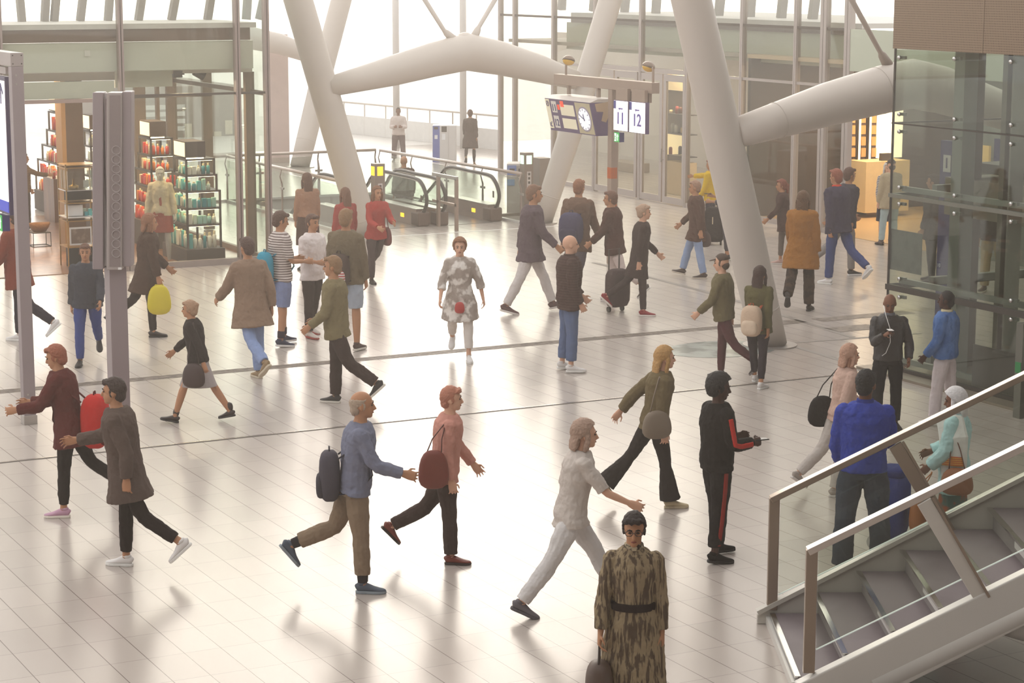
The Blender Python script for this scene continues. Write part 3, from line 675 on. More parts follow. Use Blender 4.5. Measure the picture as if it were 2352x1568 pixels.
# interior posts at the back glazing
for u, wd, Yp in ((324, .22, 22.5), (365, .06, 22.5), (397, .20, 22.5), (478, .20, 22.5), (576, .17, SY+.7)):
    q = pl(1, Yp, u, 300); mb = MB(); mb.box(q.x-wd/2, q.x+wd/2, Yp, Yp+.12, 0.012, 3.42); mb.build('window_post', mat('8d7866', .6), W1)
q = pl(1, 20.3, 172, 300); mb = MB(); mb.box(q.x-.17, q.x+.16, 20.3, 20.7, .012, 3.42); tag(mb.build('shop_column', mat('4a3527', .6), W1))
mb = MB(); mb.box(q.x-.25, q.x-.17, 20.3, 20.7, .012, 3.42); mb.build('column_edge', mat('9a7445', .5), W1)
LAMP = [(3.3, 18.6), (4.9, 18.6), (6.4, 18.4), (3.0, 21.0), (4.6, 21.0), (6.2, 20.6)]  # unseen lamps added so the roofed left shop is not dark
for i, (x, y) in enumerate(LAMP):
    T = thing('added_ceiling_lamp', 'unseen round recessed warm lamp added to light the left shop', 'lamp', (x, y, 3.36), 0, 'added ceiling lamps of the left shop')
    mb = MB(); mb.cyl((x, y, 3.38), (x, y, 3.42), .12, 20); mb.build('housing', BLACK, T)
    mb = MB(); mb.cyl((x, y, 3.372), (x, y, 3.38), .10, 20); mb.build('diffuser', glow('ffe2b4', 6), T)
    ld = bpy.data.lights.new('shop_fill_light', 'AREA'); ld.shape = 'DISK'; ld.size = .5; ld.energy = 42; ld.color = (1, .78, .5); lo = bpy.data.objects.new('shop_fill_light', ld); COL.objects.link(lo); lo.location = Vector((0, 0, -.02)); lo.parent = T

# office building far behind the left shop
BY = 46.0; T = thing('office_building', 'grey office building with white window bands beyond the left shop glass', 'building', (pl(1, BY, 420, 400).x, BY, 0))
x0, x1 = pl(1, BY, 262, 400).x, pl(1, BY, 548, 400).x; mb = MB(); mb.box(x0, x1, BY, BY+6, 0, pl(1, BY, 420, 198).z); mb.build('wall', mat('8d857c', .8, 0, .15, .5), T)
for v in (246, 262, 279, 296, 330): z = pl(1, BY, 380, v).z; mb = MB(); mb.box(x0+.2, (x0+x1)/2+.3, BY-.03, BY, z-.07, z+.07); mb.build('window_band', mat('e6e4e0', .4), T)
for u, v in ((432, 300), (500, 318), (525, 292)): q = pl(1, BY, u, v); mb = MB(); mb.box(q.x-.12, q.x+.12, BY-.03, BY, q.z-.22, q.z+.22); mb.build('window', mat('d9cfb8', .4), T)
# ------------------------------------------------------------------ things in the left shop
TEAL = [mat(c, .35) for c in ('2f8f96', '57b5b0', 'a8d6c4', 'dbe6cf', 'f0ead6')]
RED = [mat(c, .35) for c in ('c8321f', 'e0521f', 'f08a2a', 'd9402c', 'f3d9b0')]
def product(x, y, z, h, m_, label, group, kind='bottle', w_=.05):
    mb = MB()
    if kind == 'bottle':
        T = thing('bottle', label, 'bottle', (x, y, z), 0, group)
        mb.tube([(x, y, z), (x, y, z+h*.72), (x, y, z+h*.8)], [w_/2, w_/2, w_*.25], 10); mb.build('flask', m_, T, smooth=True)
        mb = MB(); mb.cyl((x, y, z+h*.8), (x, y, z+h), w_*.28, 10); mb.build('cap', mat('ead9b0', .3), T)
    else:
        T = mb.box(x-w_/2, x+w_/2, y-w_/2, y+w_/2, z, z+h).build('gift_box', m_, bevel=.004); tag(T, label, 'box', group)
def display(base, levels, wx, wy, pal, lab, shelf_word, frame=DARK, plinth=.27, lbox=True, per=6):
    """stepped black shelf tower with a lit box on top; base = nearest corner on the floor"""
    x0, y0 = base.x, base.y
    T = thing('display_shelf', lab, 'shelf', (x0, y0, .012))
    if plinth: mb = MB(); mb.box(x0-.02, x0+wx[0]+.05, y0-.02, y0+wy[0]+.05, .012, plinth); mb.build('plinth', mat('4f4036', .6), T)
    for i in range(len(levels)-1):
        z0, z1 = levels[i], levels[i+1]; X, Y = wx[i], wy[i]; mb = MB()
        for px, py in ((x0, y0), (x0+X-.035, y0), (x0, y0+Y-.035), (x0+X-.035, y0+Y-.035)): mb.box(px, px+.035, py, py+.035, z0, z1)
        mb.build('post_frame', frame, T)
        mb = MB(); mb.box(x0, x0+X, y0, y0+Y, z1-.035, z1); mb.build('shelf_board', frame, T)
        mb = MB(); mb.box(x0+.04, x0+X-.04, y0+.05, y0+.09, z1-.043, z1-.036); mb.box(x0+.05, x0+.09, y0+.1, y0+Y-.04, z1-.043, z1-.036); mb.build('light_strip', glow('ffe6b8', 14), T)
        g = '%s on the %s shelf' % (shelf_word, ('lowest', 'second', 'third', 'fourth', 'top', 'topmost')[i])
        spots = [(x0+.085+.092*k, y0+.085) for k in range(int((X-.17)/.092)+1)] + [(x0+.085, y0+.085+.095*k) for k in range(1, int((Y-.17)/.095)+1)]
        for px, py in spots:
            h = (z1-z0-.06)*random.uniform(.6, .9); m_ = random.choice(pal); kd = random.choice(('bottle', 'box'))
            product(px, py, z0+.002, h, m_, 'small %s among the %s' % (kd, g), g+' '+kd, kd, random.uniform(.06, .084))
    z = levels[-1]; X, Y = wx[-1], wy[-1]
    if lbox:
        mb = MB(); mb.box(x0, x0+X, y0, y0+Y, z+.02, z+.31); mb.build('header_box', mat('4b3a30', .6), T)
        mb = MB(); mb.box(x0-.006, x0-.001, y0+.02, y0+Y-.02, z+.04, z+.29); mb.build('lit_panel', glow('ffe9c0', 1.3), T)
        mb = MB(); mb.box(x0+.03, x0+X-.03, y0+.02, y0+.05, z+.0, z+.018); mb.build('light_strip', glow('ffe6b8', 14), T)
    return T
c1 = gnd(440, 611); c1.y = max(c1.y, SY+.25)
display(c1, [.28, .72, 1.02, 1.33, 1.62, 1.91], [.66, .66, .66, .60, .56, .38], [1.3, 1.15, 1.0, .8, .7, .62], TEAL, 'black stepped shop shelf tower with teal products under a lit box', 'teal and white products')
c2 = pl(1, 20.0, 344, 300); c2 = Vector((c2.x, 20.0, 0))
display(c2, [.5, .85, 1.2, 1.5, 1.8, 2.12], [.62, .62, .55, .50, .45, .32], [1.3, 1.2, 1.0, .8, .7, .6], RED, 'black stepped shop shelf tower with orange products behind the mannequin', 'orange and red products', plinth=.5)
YC = gnd(135, 512).y; c3 = pl(1, YC+.9, 131, 280); c3 = Vector((c3.x, YC+.9, 0))
display(c3, [.45, .8, 1.15, 1.5, 1.85, 2.25], [.30, .28, .26, .24, .22, .22], [1.9, 1.7, 1.3, .9, .7, .6], RED, 'shelf tower of red gift boxes seen through the shop door', 'red gift products', plinth=.45, per=11)
c4 = pl(1, 22.6, 206, 290); c4 = Vector((c4.x, 22.6, 0))
display(c4, [.9, 1.2, 1.5, 1.8, 2.1], [.4, .4, .35, .3], [.6, .6, .5, .45], TEAL[2:], 'narrow shelf tower of pale products behind the dark shop column', 'pale products', plinth=.9, per=4)
q0, q1 = pl(1, YC, 119, 300), pl(1, YC, 152, 300); zc = pl(1, YC, 134, 411).z; mb = MB(); mb.box(q0.x, q1.x, YC, YC+.8, .012, zc); tag(mb.build('counter', WOOD), 'dark wooden counter end standing in the shop doorway view', 'counter')
for k in range(5):
    product(q0.x+.03+.05*k, YC+.1+.1*(k % 2), zc, .16, RED[k], 'little bottle on the wooden counter end', 'bottles on the wooden counter')
# brass glass display stand
b0, b1 = pl(1, 18.1, 150, 400).x, pl(1, 18.1, 226, 400).x; BR = mat('b08a50', .3, .8)
T = thing('display_stand', 'brass framed stand with glass case just inside the shop door', 'stand', (b0, 18.1, .012)); zz = lambda v: pl(1, 18.1, 190, v).z
mb = MB()
for x in (b0, b1-.02):
    for y in (18.1, 18.6): mb.box(x, x+.02, y, y+.02, .012, zz(376))
mb.build('brass_frame', BR, T)
for i, v in enumerate((378, 384, 436, 465, 498, 506, 566)):
    mb = MB(); z = zz(v); mb.box(b0, b1, 18.1, 18.62, z-.015, z); mb.build('shelf', (BR, BR, CHROME, BR, WHITE, BR, BR)[i], T)
mb = MB(); mb.box(b0+.05, b1-.03, 18.14, 18.58, zz(434), zz(392)); mb.build('glass_case', glass('eef2ea', .12), T)
mb = MB(); mb.box(b0+.08, b1-.05, 18.3, 18.5, .013, zz(572)); mb.build('dark_panel', BLACK, T); mb = MB(); mb.box(b0+.08, b1-.05, 18.4, 18.5, zz(463), zz(438)); mb.build('dark_panel', BLACK, T)
z = zz(433); mb = MB(); x = b0+.2; mb.tube([(x, 18.3, z), (x, 18.3, z+.04), (x, 18.3, z+.06), (x, 18.3, z+.17)], [.09, .09, .03, .015], 14); tag(mb.build('brass_burner', BR, smooth=True), 'small brass burner inside the glass case', 'ornament')
mb = MB(); mb.box(b0+.38, b0+.48, 18.3, 18.31, z+.0, z+.13); tag(mb.build('card', WHITE), 'white card standing in the glass case', 'card')
z = zz(497); mb = MB(); mb.box(b0+.06, b0+.33, 18.2, 18.45, z, z+.20); tag(mb.build('gift_box', WHITE, bevel=.01), 'large white gift box on the brass stand', 'box')
for k in range(4): mb = MB(); mb.box(b0+.36+.07*(k % 3), b0+.42+.07*(k % 3), 18.2+.1*(k//3), 18.27+.1*(k//3), z, z+.07+.05*(k % 2)); tag(mb.build('gift_box', TEAL[k]), ('deep teal', 'light teal', 'mint', 'ivory')[k] + ' little box beside the white gift box', 'box')
T = thing('framed_picture', 'white framed picture leaning on the low shelf of the brass stand', 'picture', (b0+.25, 18.12, zz(564))); mb = MB(); z0, z1 = zz(563), zz(522)
mb.box(b0+.06, b0+.46, 18.16, 18.18, z0, z1); mb.build('frame', WHITE, T); mb = MB(); mb.box(b0+.085, b0+.435, 18.155, 18.16, z0+.03, z1-.03); mb.build('print', mat('6b5648', .5, pat=('blotch', '8d7763', 7)), T)
# basket on a wire stool
P = gnd(92, 566); P.y = max(P.y, SY+.3); T = thing('wire_stool', 'thin wire stool inside the shop door carrying a basket', 'stool', P); mb = MB()
for dx in (-.17, .17):
    for dy in (-.17, .17): mb.bar(P+Vector((dx, dy, .012)), P+Vector((dx, dy, .28)), .012, .012)
for z in (.02, .28):
    for s in (-.17, .17): mb.bar(P+Vector((-.17, s, z)), P+Vector((.17, s, z)), .012, .012); mb.bar(P+Vector((s, -.17, z)), P+Vector((s, .17, z)), .012, .012)
mb.build('wire_frame', BLACK, T); mb = MB(); mb.box(P.x-.17, P.x+.17, P.y-.17, P.y+.17, .282, .292); mb.build('seat', mat('7b644e', .6), T)
mb = MB(); mb.tube([P+Vector((0, 0, .293)), P+Vector((0, 0, .36)), P+Vector((0, 0, .45)), P+Vector((0, 0, .47)), P+Vector((0, 0, .45)), P+Vector((0, 0, .34))], [.12, .17, .21, .20, .18, .10], 24)
tag(mb.build('basket', mat('8a5a28', .8, 0, .3, 30, .8, 40), smooth=True), 'shallow round wicker basket on the wire stool', 'basket')
# ------------------------------------------------------------------ clothed shop mannequin
GREYSK = mat('b5b0a6', .5); SK['mannequin'] = GREYSK
MQ = person('faceless grey shop mannequin in beige jacket over red dress behind the glass', (356, 604), 383, 172, 'f', dict(armR=(0, 14, 8, 0), armL=(0, 14, 8, 0)), 'R',
       top=dict(t='jacket', m=cloth('c9b99a'), hem=.85, puff=.02, sleeve=1.0), legs=dict(t='skirt', m=cloth('9c4029'), hem=.55), shoes=None, hair=('crop', 'd6cfc0'), sk='mannequin', cat='mannequin', name='mannequin', under=cloth('9c4029'), face=False)
# ------------------------------------------------------------------ wayfinding frame at the far left
PX = 0.05
Pb = gnd(67, 972); T = thing('sign_post', 'grey square post and cross bar of the sign frame at the left edge', 'post', (Pb.x, Pb.y, 0)); sp_ = lambda u, v: pl(0, Pb.x, u, v)
y0, y1 = Pb.y-.07, Pb.y+.07; ztop = pl(1, Pb.y, 40, 152).z
mb = MB(); mb.box(Pb.x-.07, Pb.x+.07, y0, y1, .10, ztop); mb.build('post', GREY, T, bevel=.006)
mb = MB(); mb.box(Pb.x-.08, Pb.x+.08, y0-.01, y1+.01, 0, .11); mb.build('base_sleeve', STEEL, T, bevel=.004)
mb = MB(); mb.box(Pb.x-.075, Pb.x+.075, y0, Pb.y+4.0, ztop, ztop+.155); mb.build('cross_bar', GREY2, T, bevel=.006)
for z in (ztop+.03, ztop+.125):
    for dx in (-.05, .05): mb = MB(); mb.cyl((Pb.x+dx, y0-.004, z), (Pb.x+dx, y0+.01, z), .008, 10); mb.build('bolt', DARK, T)
for z in (ztop-.1, ztop-.2, .22, .36): mb = MB(); mb.cyl((Pb.x-.02, y0-.004, z), (Pb.x-.02, y0+.01, z), .012, 12); mb.build('bolt', STEEL, T)
# the lit board hanging under the cross bar
ya = sp_(25, 300).y; zt, zb = sp_(20, 180).z, sp_(20, 490).z
T = thing('lit_sign_board', 'tall lit white sign board with navy frame and blue foot at the left edge', 'sign', (Pb.x, ya+.8, zb))
mb = MB(); mb.box(Pb.x-.05, Pb.x+.03, ya, ya+1.7, zb, zt+.02); mb.build('case', mat('3f3157', .4), T, bevel=.01)
mb = MB(); mb.box(Pb.x-.056, Pb.x-.05, ya+.02, ya+1.66, zb+.16, zt-.03); mb.build('lit_panel', glow('fdf4ea', 1.1), T)
mb = MB(); mb.box(Pb.x-.056, Pb.x-.05, ya+.02, ya+1.66, zb+.03, zb+.16); mb.build('blue_foot', glow('2f3fb0', .6), T)
ay, az = ya+.17, zt-.17; mb = MB(); mb.bar((Pb.x-.06, ay, az-.13), (Pb.x-.06, ay, az+.08), .03, .006, Vector((0, 1, 0)))
for s in (-1, 1): mb.bar((Pb.x-.06, ay, az+.10), (Pb.x-.06, ay+s*.09, az-.01), .03, .006, Vector((0, 1, 1)))
mb.build('arrow', NAVY, T)
mb = MB(); mb.box(Pb.x-.03, Pb.x+.03, ya+.02, ya+1.7, zt+.05, zt+.13); mb.build('hanger', GREY2, T)
def exit_sign(label, c, ax, w_, h, t=.09):
    """green running-person sign: faces -x; c = centre of the front, ax unused"""
    x, y, z = c; T = thing('exit_sign', label, 'sign', (x+t/2, y, z-h/2)); mb = MB(); mb.box(x, x+t, y-w_/2, y+w_/2, z-h/2, z+h/2); mb.build('case', NAVY, T)
    mb = MB(); mb.box(x-.008, x, y-w_/2, y+w_/2, z-h/2, z+h/2); mb.build('green_face', glow('2f9c46', .7), T)
    Wt = glow('f4fff2', 1.0)
    mb = MB(); mb.box(x-.012, x-.008, y+.06*w_, y+.42*w_, z-.40*h, z+.40*h); mb.build('door_symbol', Wt, T)
    G = mat('2f9c46', .5); yy = y+.24*w_; s = h; mb = MB(); X = x-.014
    mb.ell((X, yy, z+.27*s), (.004, .05*s, .05*s), None, 10, 6); D = Vector((0, 1, 0))
    for a, b_ in (((0, .2), (.02, -.02)), ((.02, .0), (-.12, -.16)), ((-.12, -.16), (-.10, -.33)), ((.02, .0), (.14, -.14)), ((.14, -.14), (.20, -.30)), ((0, .16), (-.15, .06)), ((0, .16), (.15, .04))):
        mb.bar((X, yy+a[0]*s*.7, z+a[1]*s), (X, yy+b_[0]*s*.7, z+b_[1]*s), .05*s, .004, D)
    mb.build('running_figure', G, T)
    ya_ = y-.24*w_; mb = MB(); mb.prism([(x-.013, ya_-.12*w_*1.3, z+.08*h), (x-.013, ya_+.12*w_*1.3, z+.08*h), (x-.013, ya_, z+.36*h)], (.005, 0, 0)); mb.box(x-.013, x-.008, ya_-.05*w_, ya_+.05*w_, z-.34*h, z+.1*h); mb.build('arrow', Wt, T)
    return T
q = sp_(11, 510); exit_sign('small green exit sign under the lit board at the left edge', (Pb.x-.06, q.y, q.z), 0, .24, .19)
# ------------------------------------------------------------------ loudspeaker column
Pb = gnd(281, 1121); zq = lambda v: pl(1, Pb.y, 260, v).z
T = thing('speaker_column', 'grey loudspeaker column with round driver grille on a square post', 'loudspeaker', (Pb.x, Pb.y, 0)); k_ = FPX/((Pb-CH).dot(CF))
mb = MB(); mb.box(Pb.x-.095, Pb.x+.085, Pb.y-.09, Pb.y+.09, .10, zq(225)); mb.build('post', GREY, T, bevel=.006)
mb = MB(); mb.box(Pb.x-.105, Pb.x+.095, Pb.y-.1, Pb.y+.1, 0, .12); mb.build('base_sleeve', STEEL, T, bevel=.004)
for z in (.24, .36): mb = MB(); mb.cyl((Pb.x+.03, Pb.y-.095, z), (Pb.x+.03, Pb.y-.08, z), .012, 12); mb.build('bolt', STEEL, T)
R2 = Vector((math.cos(YAW), -math.sin(YAW), 0)); Fh = Vector((math.sin(YAW), math.cos(YAW), 0))
def hb(name, m_, u0, u1, v0, v1, d0, d1, bev=.01): return pbox(Pb-Fh*.12, m_, name, T, u0, v0, u1, v1, d0, d1, bev)
hb('side_housing', GREY, 213, 238, 212, 618, -.02, .18); hb('hinge_strip', mat('d9d2cf', .4), 238, 243, 214, 612, .05, .1, 0)
hb('side_housing', GREY, 281, 302, 210, 612, -.02, .18, .01)
mid = hb('speaker_cabinet', GREY2, 247, 282, 212, 618, -.06, .16)
gr = hb('grille', mat('8b7d7b', .6, .2, .1, 60), 254, 279, 218, 610, -.066, -.06, 0)
for k in range(12):
    v = 345 + k*21.5; q = pv(Pb-Fh*.19, 267, v); mb = MB(); a = [2*PI*j/20 for j in range(21)]
    mb.tube([q + R2*(.042*math.cos(x)) + Vector((0, 0, .042*math.sin(x))) for x in a], .005, 6, caps=False); mb.build('driver_ring', mat('a09392', .5), gr)
hb('rating_label', mat('efeae6', .5), 274, 282, 612, 617, -.068, -.06, 0)
# ------------------------------------------------------------------ platform sign gantry
Pb = gnd(1405, 605); GX, GY = Pb.x, Pb.y; gy = lambda u, v, x=GX: pl(0, x, u, v).y; gz = lambda u, v, x=GX: pl(0, x, u, v).z
GM = mat('a58f80', .45, .2, .06, 3)
T = thing('sign_gantry', 'slim post and long cross bar carrying the platform signs', 'gantry', (GX, GY, 0))
zt = gz(1405, 205); zt_bar = zt
mb = MB(); mb.box(GX-.07, GX+.07, GY-.07, GY+.07, 0, zt); mb.build('post', GM, T, bevel=.006)
mb = MB(); mb.box(GX-.08, GX+.08, gy(1506, 205), gy(1280, 190), zt, zt+.19); mb.build('cross_bar', GM, T, bevel=.008)
for v in (398, 477):
    z = pl(1, GY-.07, 1400, v).z; mb = MB(); 
    for k in range(7): mb.box(GX-.078, GX-.07, GY-.06+.018*k, GY-.052+.018*k, z-.10, z+.10); mb.box(GX-.07+.018*k, GX-.062+.018*k, GY-.078, GY-.07, z-.10, z+.10)
    mb.build('orange_stripes', mat('d96a25', .5), T)
for u in (1307, 1375, 1412, 1452, 1492):
    y = gy(u, 210); mb = MB(); mb.box(GX-.03, GX+.03, y-.03, y+.03, zt-.17, zt); mb.build('hanger', GM, T)
for i, (u, lab) in enumerate(((1300, 'left yellow-lensed alarm lamp on the sign gantry bar'), (1500, 'right yellow-lensed alarm lamp on the sign gantry bar'))):
    y = gy(u, 190); z = zt+.19; T2 = thing('signal_lamp', lab, 'lamp', (GX, y, z)); mb = MB(); mb.cyl((GX, y, z), (GX, y, z+.24), .022, 12); mb.build('stalk', GM, T2)
    s = -1 if i == 0 else 1; c = Vector((GX-.02, y+s*.13, z+.26)); ax = Vector((-.25, .1*s, -.9)).normalized(); Rm = ax.to_track_quat('Z', 'Y').to_matrix()
    mb = MB(); mb.ell(c, (.12, .12, .10), Rm, 20, 10, lambda q: Vector((q.x, q.y, min(q.z, 0)))); mb.build('housing', mat('7d6a5c', .2, .5), T2, smooth=True)
    mb = MB(); mb.ell(c, (.112, .112, .085), Rm, 20, 10, lambda q: Vector((q.x, q.y, max(q.z, .004)))); mb.build('lens', mat('e0ac1c', .25), T2, smooth=True)
    mb = MB(); mb.tube([c, c - Vector((0, s*.08, 0)), (GX, y, z+.24)], .02, 8); mb.build('bracket', GM, T2)
# departures board: a long box hung along the bar, faces leaning inwards at the foot
ya, yb = gy(1356, 236, GX-.35), gy(1252, 228, GX-.35); ztop = gz(1352, 236, GX-.35); zb = ztop-.60
D0, D1 = .36, .22                                  # half depth at top / bottom
PUR = mat('5b4675', .4, 0, .08, 3)
T = thing('departure_board', 'long purple departures display with a station clock at its right end', 'sign', (GX, (ya+yb)/2, zb))
pro = lambda y: [(GX-D0, y, ztop), (GX-D0+.16, y, ztop+.06), (GX+D0-.16, y, ztop+.06), (GX+D0, y, ztop), (GX+D1, y, zb), (GX-D1, y, zb)]
mb = MB(); mb.prism(pro(ya), (0, yb-ya, 0)); mb.build('case', PUR, T)
mb = MB(); mb.prism([(GX-D0-.004, y, z) for y, z in ()] or [(GX-D0, ya-.001, ztop+.002), (GX-D0+.16, ya-.001, ztop+.062), (GX+D0-.16, ya-.001, ztop+.062), (GX+D0, ya-.001, ztop+.002)], (0, yb-ya+.002, 0)); mb.build('lid', mat('cfc4bb', .4), T)
def fpt(f, g, o=.006):                              # f: 0 left .. 1 right along the face, g: 0 top .. 1 bottom
    y = yb+(ya-yb)*f; x = -D0+(D0-D1)*g; return Vector((GX+x-o, y, ztop+(zb-ztop)*g-.0))
def panel(name, f0, f1, g0, g1, m_, o=.006):
    mb = MB(); mb.prism([fpt(f0, g0, o), fpt(f1, g0, o), fpt(f1, g1, o), fpt(f0, g1, o)], (.006, 0, 0)); return mb.build(name, m_, T)
CREAM = glow('e6dcc0', .25); up_ = (fpt(.5, 0)-fpt(.5, 1)).normalized(); rt = Vector((0, -1, 0)); WT = mat('efe9e2', .4)
panel('white_end', .005, .09, .02, .93, CREAM); panel('number_plate', .13, .24, .07, .42, WT); panel('number_plate', .13, .24, .52, .90, WT)
panel('screen', .32, .62, .14, .48, CREAM); panel('screen', .32, .62, .57, .88, CREAM); panel('clock_panel', .66, .985, .03, .97, mat('c9bd9d', .5))
panel('red_square', .34, .41, .04, .22, glow('e8482c', .6), .012); panel('red_square', .265, .31, .16, .32, glow('e8482c', .6), .012)
lettering('platform_number', '11', NAVY, T, fpt(.185, .28, .009), rt, up_, .13); lettering('platform_number', '12', NAVY, T, fpt(.185, .74, .009), rt, up_, .13)
mb = MB(); p = fpt(.05, .80, .010); mb.bar(p+up_*.05-rt*-.04, p-up_*.04-rt*.03, .018, .004, Vector((0, 1, 0))); mb.bar(p-up_*.04-rt*.03, p-up_*.04+rt*.04, .018, .004, up_); mb.bar(p-up_*.04-rt*.03, p+up_*.03-rt*.03, .018, .004, Vector((0, 1, 0))); mb.build('arrow', NAVY, T)
def disc(c, r, o, n=36, r2=None):
    mb = MB(); nn = rt.cross(up_); c = c + nn*o; ring = [c + rt*(r*math.cos(2*PI*k/n)) + up_*(r*math.sin(2*PI*k/n)) for k in range(n)]; mb.prism(ring, -nn*.004); return mb
pc = fpt(.05, .16); disc(pc, .055, .004).build('no_entry_disc', PUR, T); disc(pc, .038, .007).build('disc_inner', mat('d8cfc0'), T)
mb = MB(); nn = rt.cross(up_); mb.bar(pc+nn*.012+(rt+up_)*.03, pc+nn*.012-(rt+up_)*.03, .014, .004, nn.cross(rt+up_)); mb.build('disc_slash', PUR, T)
cc = fpt(.825, .52); disc(cc, .235, .004).build('clock_rim', mat('a79bb0', .4), T); face_ = disc(cc, .205, .010).build('clock_face', glow('f6f5fa', .5), T)
for k in range(12):
    a = 2*PI*k/12; d = rt*math.sin(a)+up_*math.cos(a); mb = MB(); mb.bar(cc+nn*.014+d*.165, cc+nn*.014+d*.195, .012, .004, nn.cross(d)); mb.build('hour_mark', NAVY, face_)
for a, L_, w_, nm in ((-4, .10, .02, 'hour_hand'), (-62, .17, .014, 'minute_hand')):
    a = math.radians(a); d = rt*math.sin(a)+up_*math.cos(a); mb = MB(); mb.bar(cc+nn*.018-d*.03, cc+nn*.018+d*L_, w_, .004, nn.cross(d)); mb.build(nm, NAVY, face_)
mb = MB(); y = ya-.006                              # pale arrow graphic wrapped on the end of the case
mb.prism([(GX-.26, y, ztop-.02), (GX+.2, y, ztop+.03), (GX+.26, y, ztop-.14), (GX+.05, y, ztop-.20), (GX-.02, y, ztop-.36), (GX-.12, y, ztop-.33), (GX-.08, y, ztop-.17), (GX-.22, y, ztop-.16)], (0, .005, 0)); mb.build('end_graphic', mat('c2a483', .5), T)
# lit platform signs 11 and 12
SX = GX-.16
for num, u0, u1, v0, v1, lab in (('11', 1410, 1443, 229, 301, 'lit white platform sign reading 11 beside the gantry post'), ('12', 1446, 1483, 232, 306, 'lit white platform sign reading 12 right of the 11 sign')):
    y0, y1 = gy(u1, v0, SX), gy(u0, v0, SX); z1 = gz(u0, v0, SX); z0 = gz(u0, v1-2, SX)
    T = thing('platform_sign', lab, 'sign', (SX+.1, (y0+y1)/2, z0)); mb = MB(); mb.box(SX, SX+.08, y0, y1, z0, z1); mb.build('case', PUR, T, bevel=.006)
    mb = MB(); mb.box(SX-.008, SX, y0+.01, y1-.01, z0+.01, z1-.01); mb.build('lit_face', glow('fff6ea', 1.05), T)
    mb = MB(); mb.box(SX-.012, SX-.008, y1-.09, y1-.012, z1-.15, z1-.012); mb.build('corner_square', mat('4d4c9e', .5), T)
    NM = mat('6a5bb4', .5); h = z1-z0; w_ = y1-y0
    lettering('number', num, NM, T, (SX-.012, (y0+y1)/2, z0+h*.40), rt, (0, 0, 1), h*.40); lettering('word', 'spoor', NM, T, (SX-.012, (y0+y1)/2-.01, z1-.14), rt, (0, 0, 1), .045)
    mb = MB(); mb.box(SX+.01, SX+.07, y0+.05, y1-.05, z1, zt_bar+.05); mb.build('mount', GM, T)
y0, y1 = gy(1506, 240, SX+.45), gy(1490, 240, SX+.45); T = thing('back_sign', 'narrow navy edge of the sign hung behind platform sign 12', 'sign', (SX+.2, y0, 2.5)); mb = MB(); mb.box(SX+.2, SX+.3, y0, y1, gz(1495, 305, SX), gz(1495, 236, SX)); mb.build('case', PUR, T); mb = MB(); mb.box(SX+.2, SX+.26, y0+.02, y1, gz(1495, 236, SX), zt_bar+.01); mb.build('mount', GM, T)
exit_sign('green exit sign hanging under platform sign 11', (SX-.0, gy(1417, 315, SX), gz(1417, 315, SX)), 0, .17, .17, .1)
# ------------------------------------------------------------------ glass front with doors on the right
RX = 19.4; ry = lambda u, v=300: pl(0, RX, u, v).y; rz_ = lambda u, v: pl(0, RX, u, v).z
W2 = sroot('wall_right', (RX, 22, 0)); SIL = mat('b8aca6', .4, .3, .05, 3)
ms = [1150, 1183, 1272, 1367, 1472, 1578, 1703, 1826, 1890, 1945]; ys = [ry(u) for u in ms]
for i, y in enumerate(ys):
    wd = .045 if i < 8 else .09
    for d in (-.6, .6): mb = MB(); mb.box(RX-.06, RX+.06, y+d*wd-wd/2, y+d*wd+wd/2, 0, 7.5); mb.build('mullion', SIL, W2)
RGL = glass('f8f8f4', .09)
for i in range(len(ys)-1):
    z0 = 3.05 if 3 <= i <= 4 else .1
    mb = MB(); mb.box(RX-.006, RX+.006, ys[i+1]+.05, ys[i]-.05, z0, 7.5); mb.build('glass_pane', RGL, W2)
    mb = MB(); mb.box(RX-.05, RX+.05, ys[i+1]+.05, ys[i]-.05, 0 if z0 < 1 else 2.95, .1 if z0 < 1 else 3.05); mb.build('rail', SIL, W2)
    for z in ((2.95,) if i not in (3, 4) else ()) + (4.08,): mb = MB(); mb.box(RX-.04, RX+.04, ys[i+1]+.05, ys[i]-.05, z, z+.055); mb.build('transom', DARK if z > 4 else SIL, W2)
lv = [(1368, 1412), (1415, 1466), (1474, 1524), (1527, 1577)]
for k, (u0, u1) in enumerate(lv):
    ya, yb = ry(u1), ry(u0); D = sroot('door_%d' % (k+1), (RX-.02, (ya+yb)/2, 0)); x0, x1 = RX-.05, RX+.01
    for y in (ya, yb-.11): mb = MB(); mb.box(x0, x1, y, y+.11, .02, 2.93); mb.build('stile', SIL, D)
    for z in (.02, 2.78): mb = MB(); mb.box(x0, x1, ya+.11, yb-.11, z, z+.15); mb.build('door_rail', SIL, D)
    mb = MB(); mb.box(RX-.03, RX-.02, ya+.11, yb-.11, .17, 2.78); mb.build('door_glass', glass('f6f6f0', .10), D)
    if k in (1, 3): mb = MB(); y = yb-.055; mb.tube([(x0-.07, y, .95), (x0-.07, y, 1.25)], .014, 8); mb.cyl((x0, y, 1.0), (x0-.07, y, 1.0), .01, 8); mb.cyl((x0, y, 1.2), (x0-.07, y, 1.2), .01, 8); mb.build('door_handle', CHROME, D)
yE = ys[-1]; yL = ys[2]
FG = mat('c6cbb6', .35, 0, .06, 1); BEI = mat('cbb898', .7, 0, .08, 1)
mb = MB(); mb.box(RX+.35, RX+.45, yE, ys[2], 3.32, 3.98); mb.build('fascia_panel', FG, W2)
mb = MB(); mb.box(RX+.30, RX+.5, yE, ys[2]-.3, 3.98, 4.12); mb.build('roof_beam', mat('6b5a50', .5), W2)
mb = MB(); mb.box(RX+.3, 24, yE, ys[2]-.3, 4.12, 4.22); mb.build('roof_ledge', mat('d9d6d2', .7), W2)
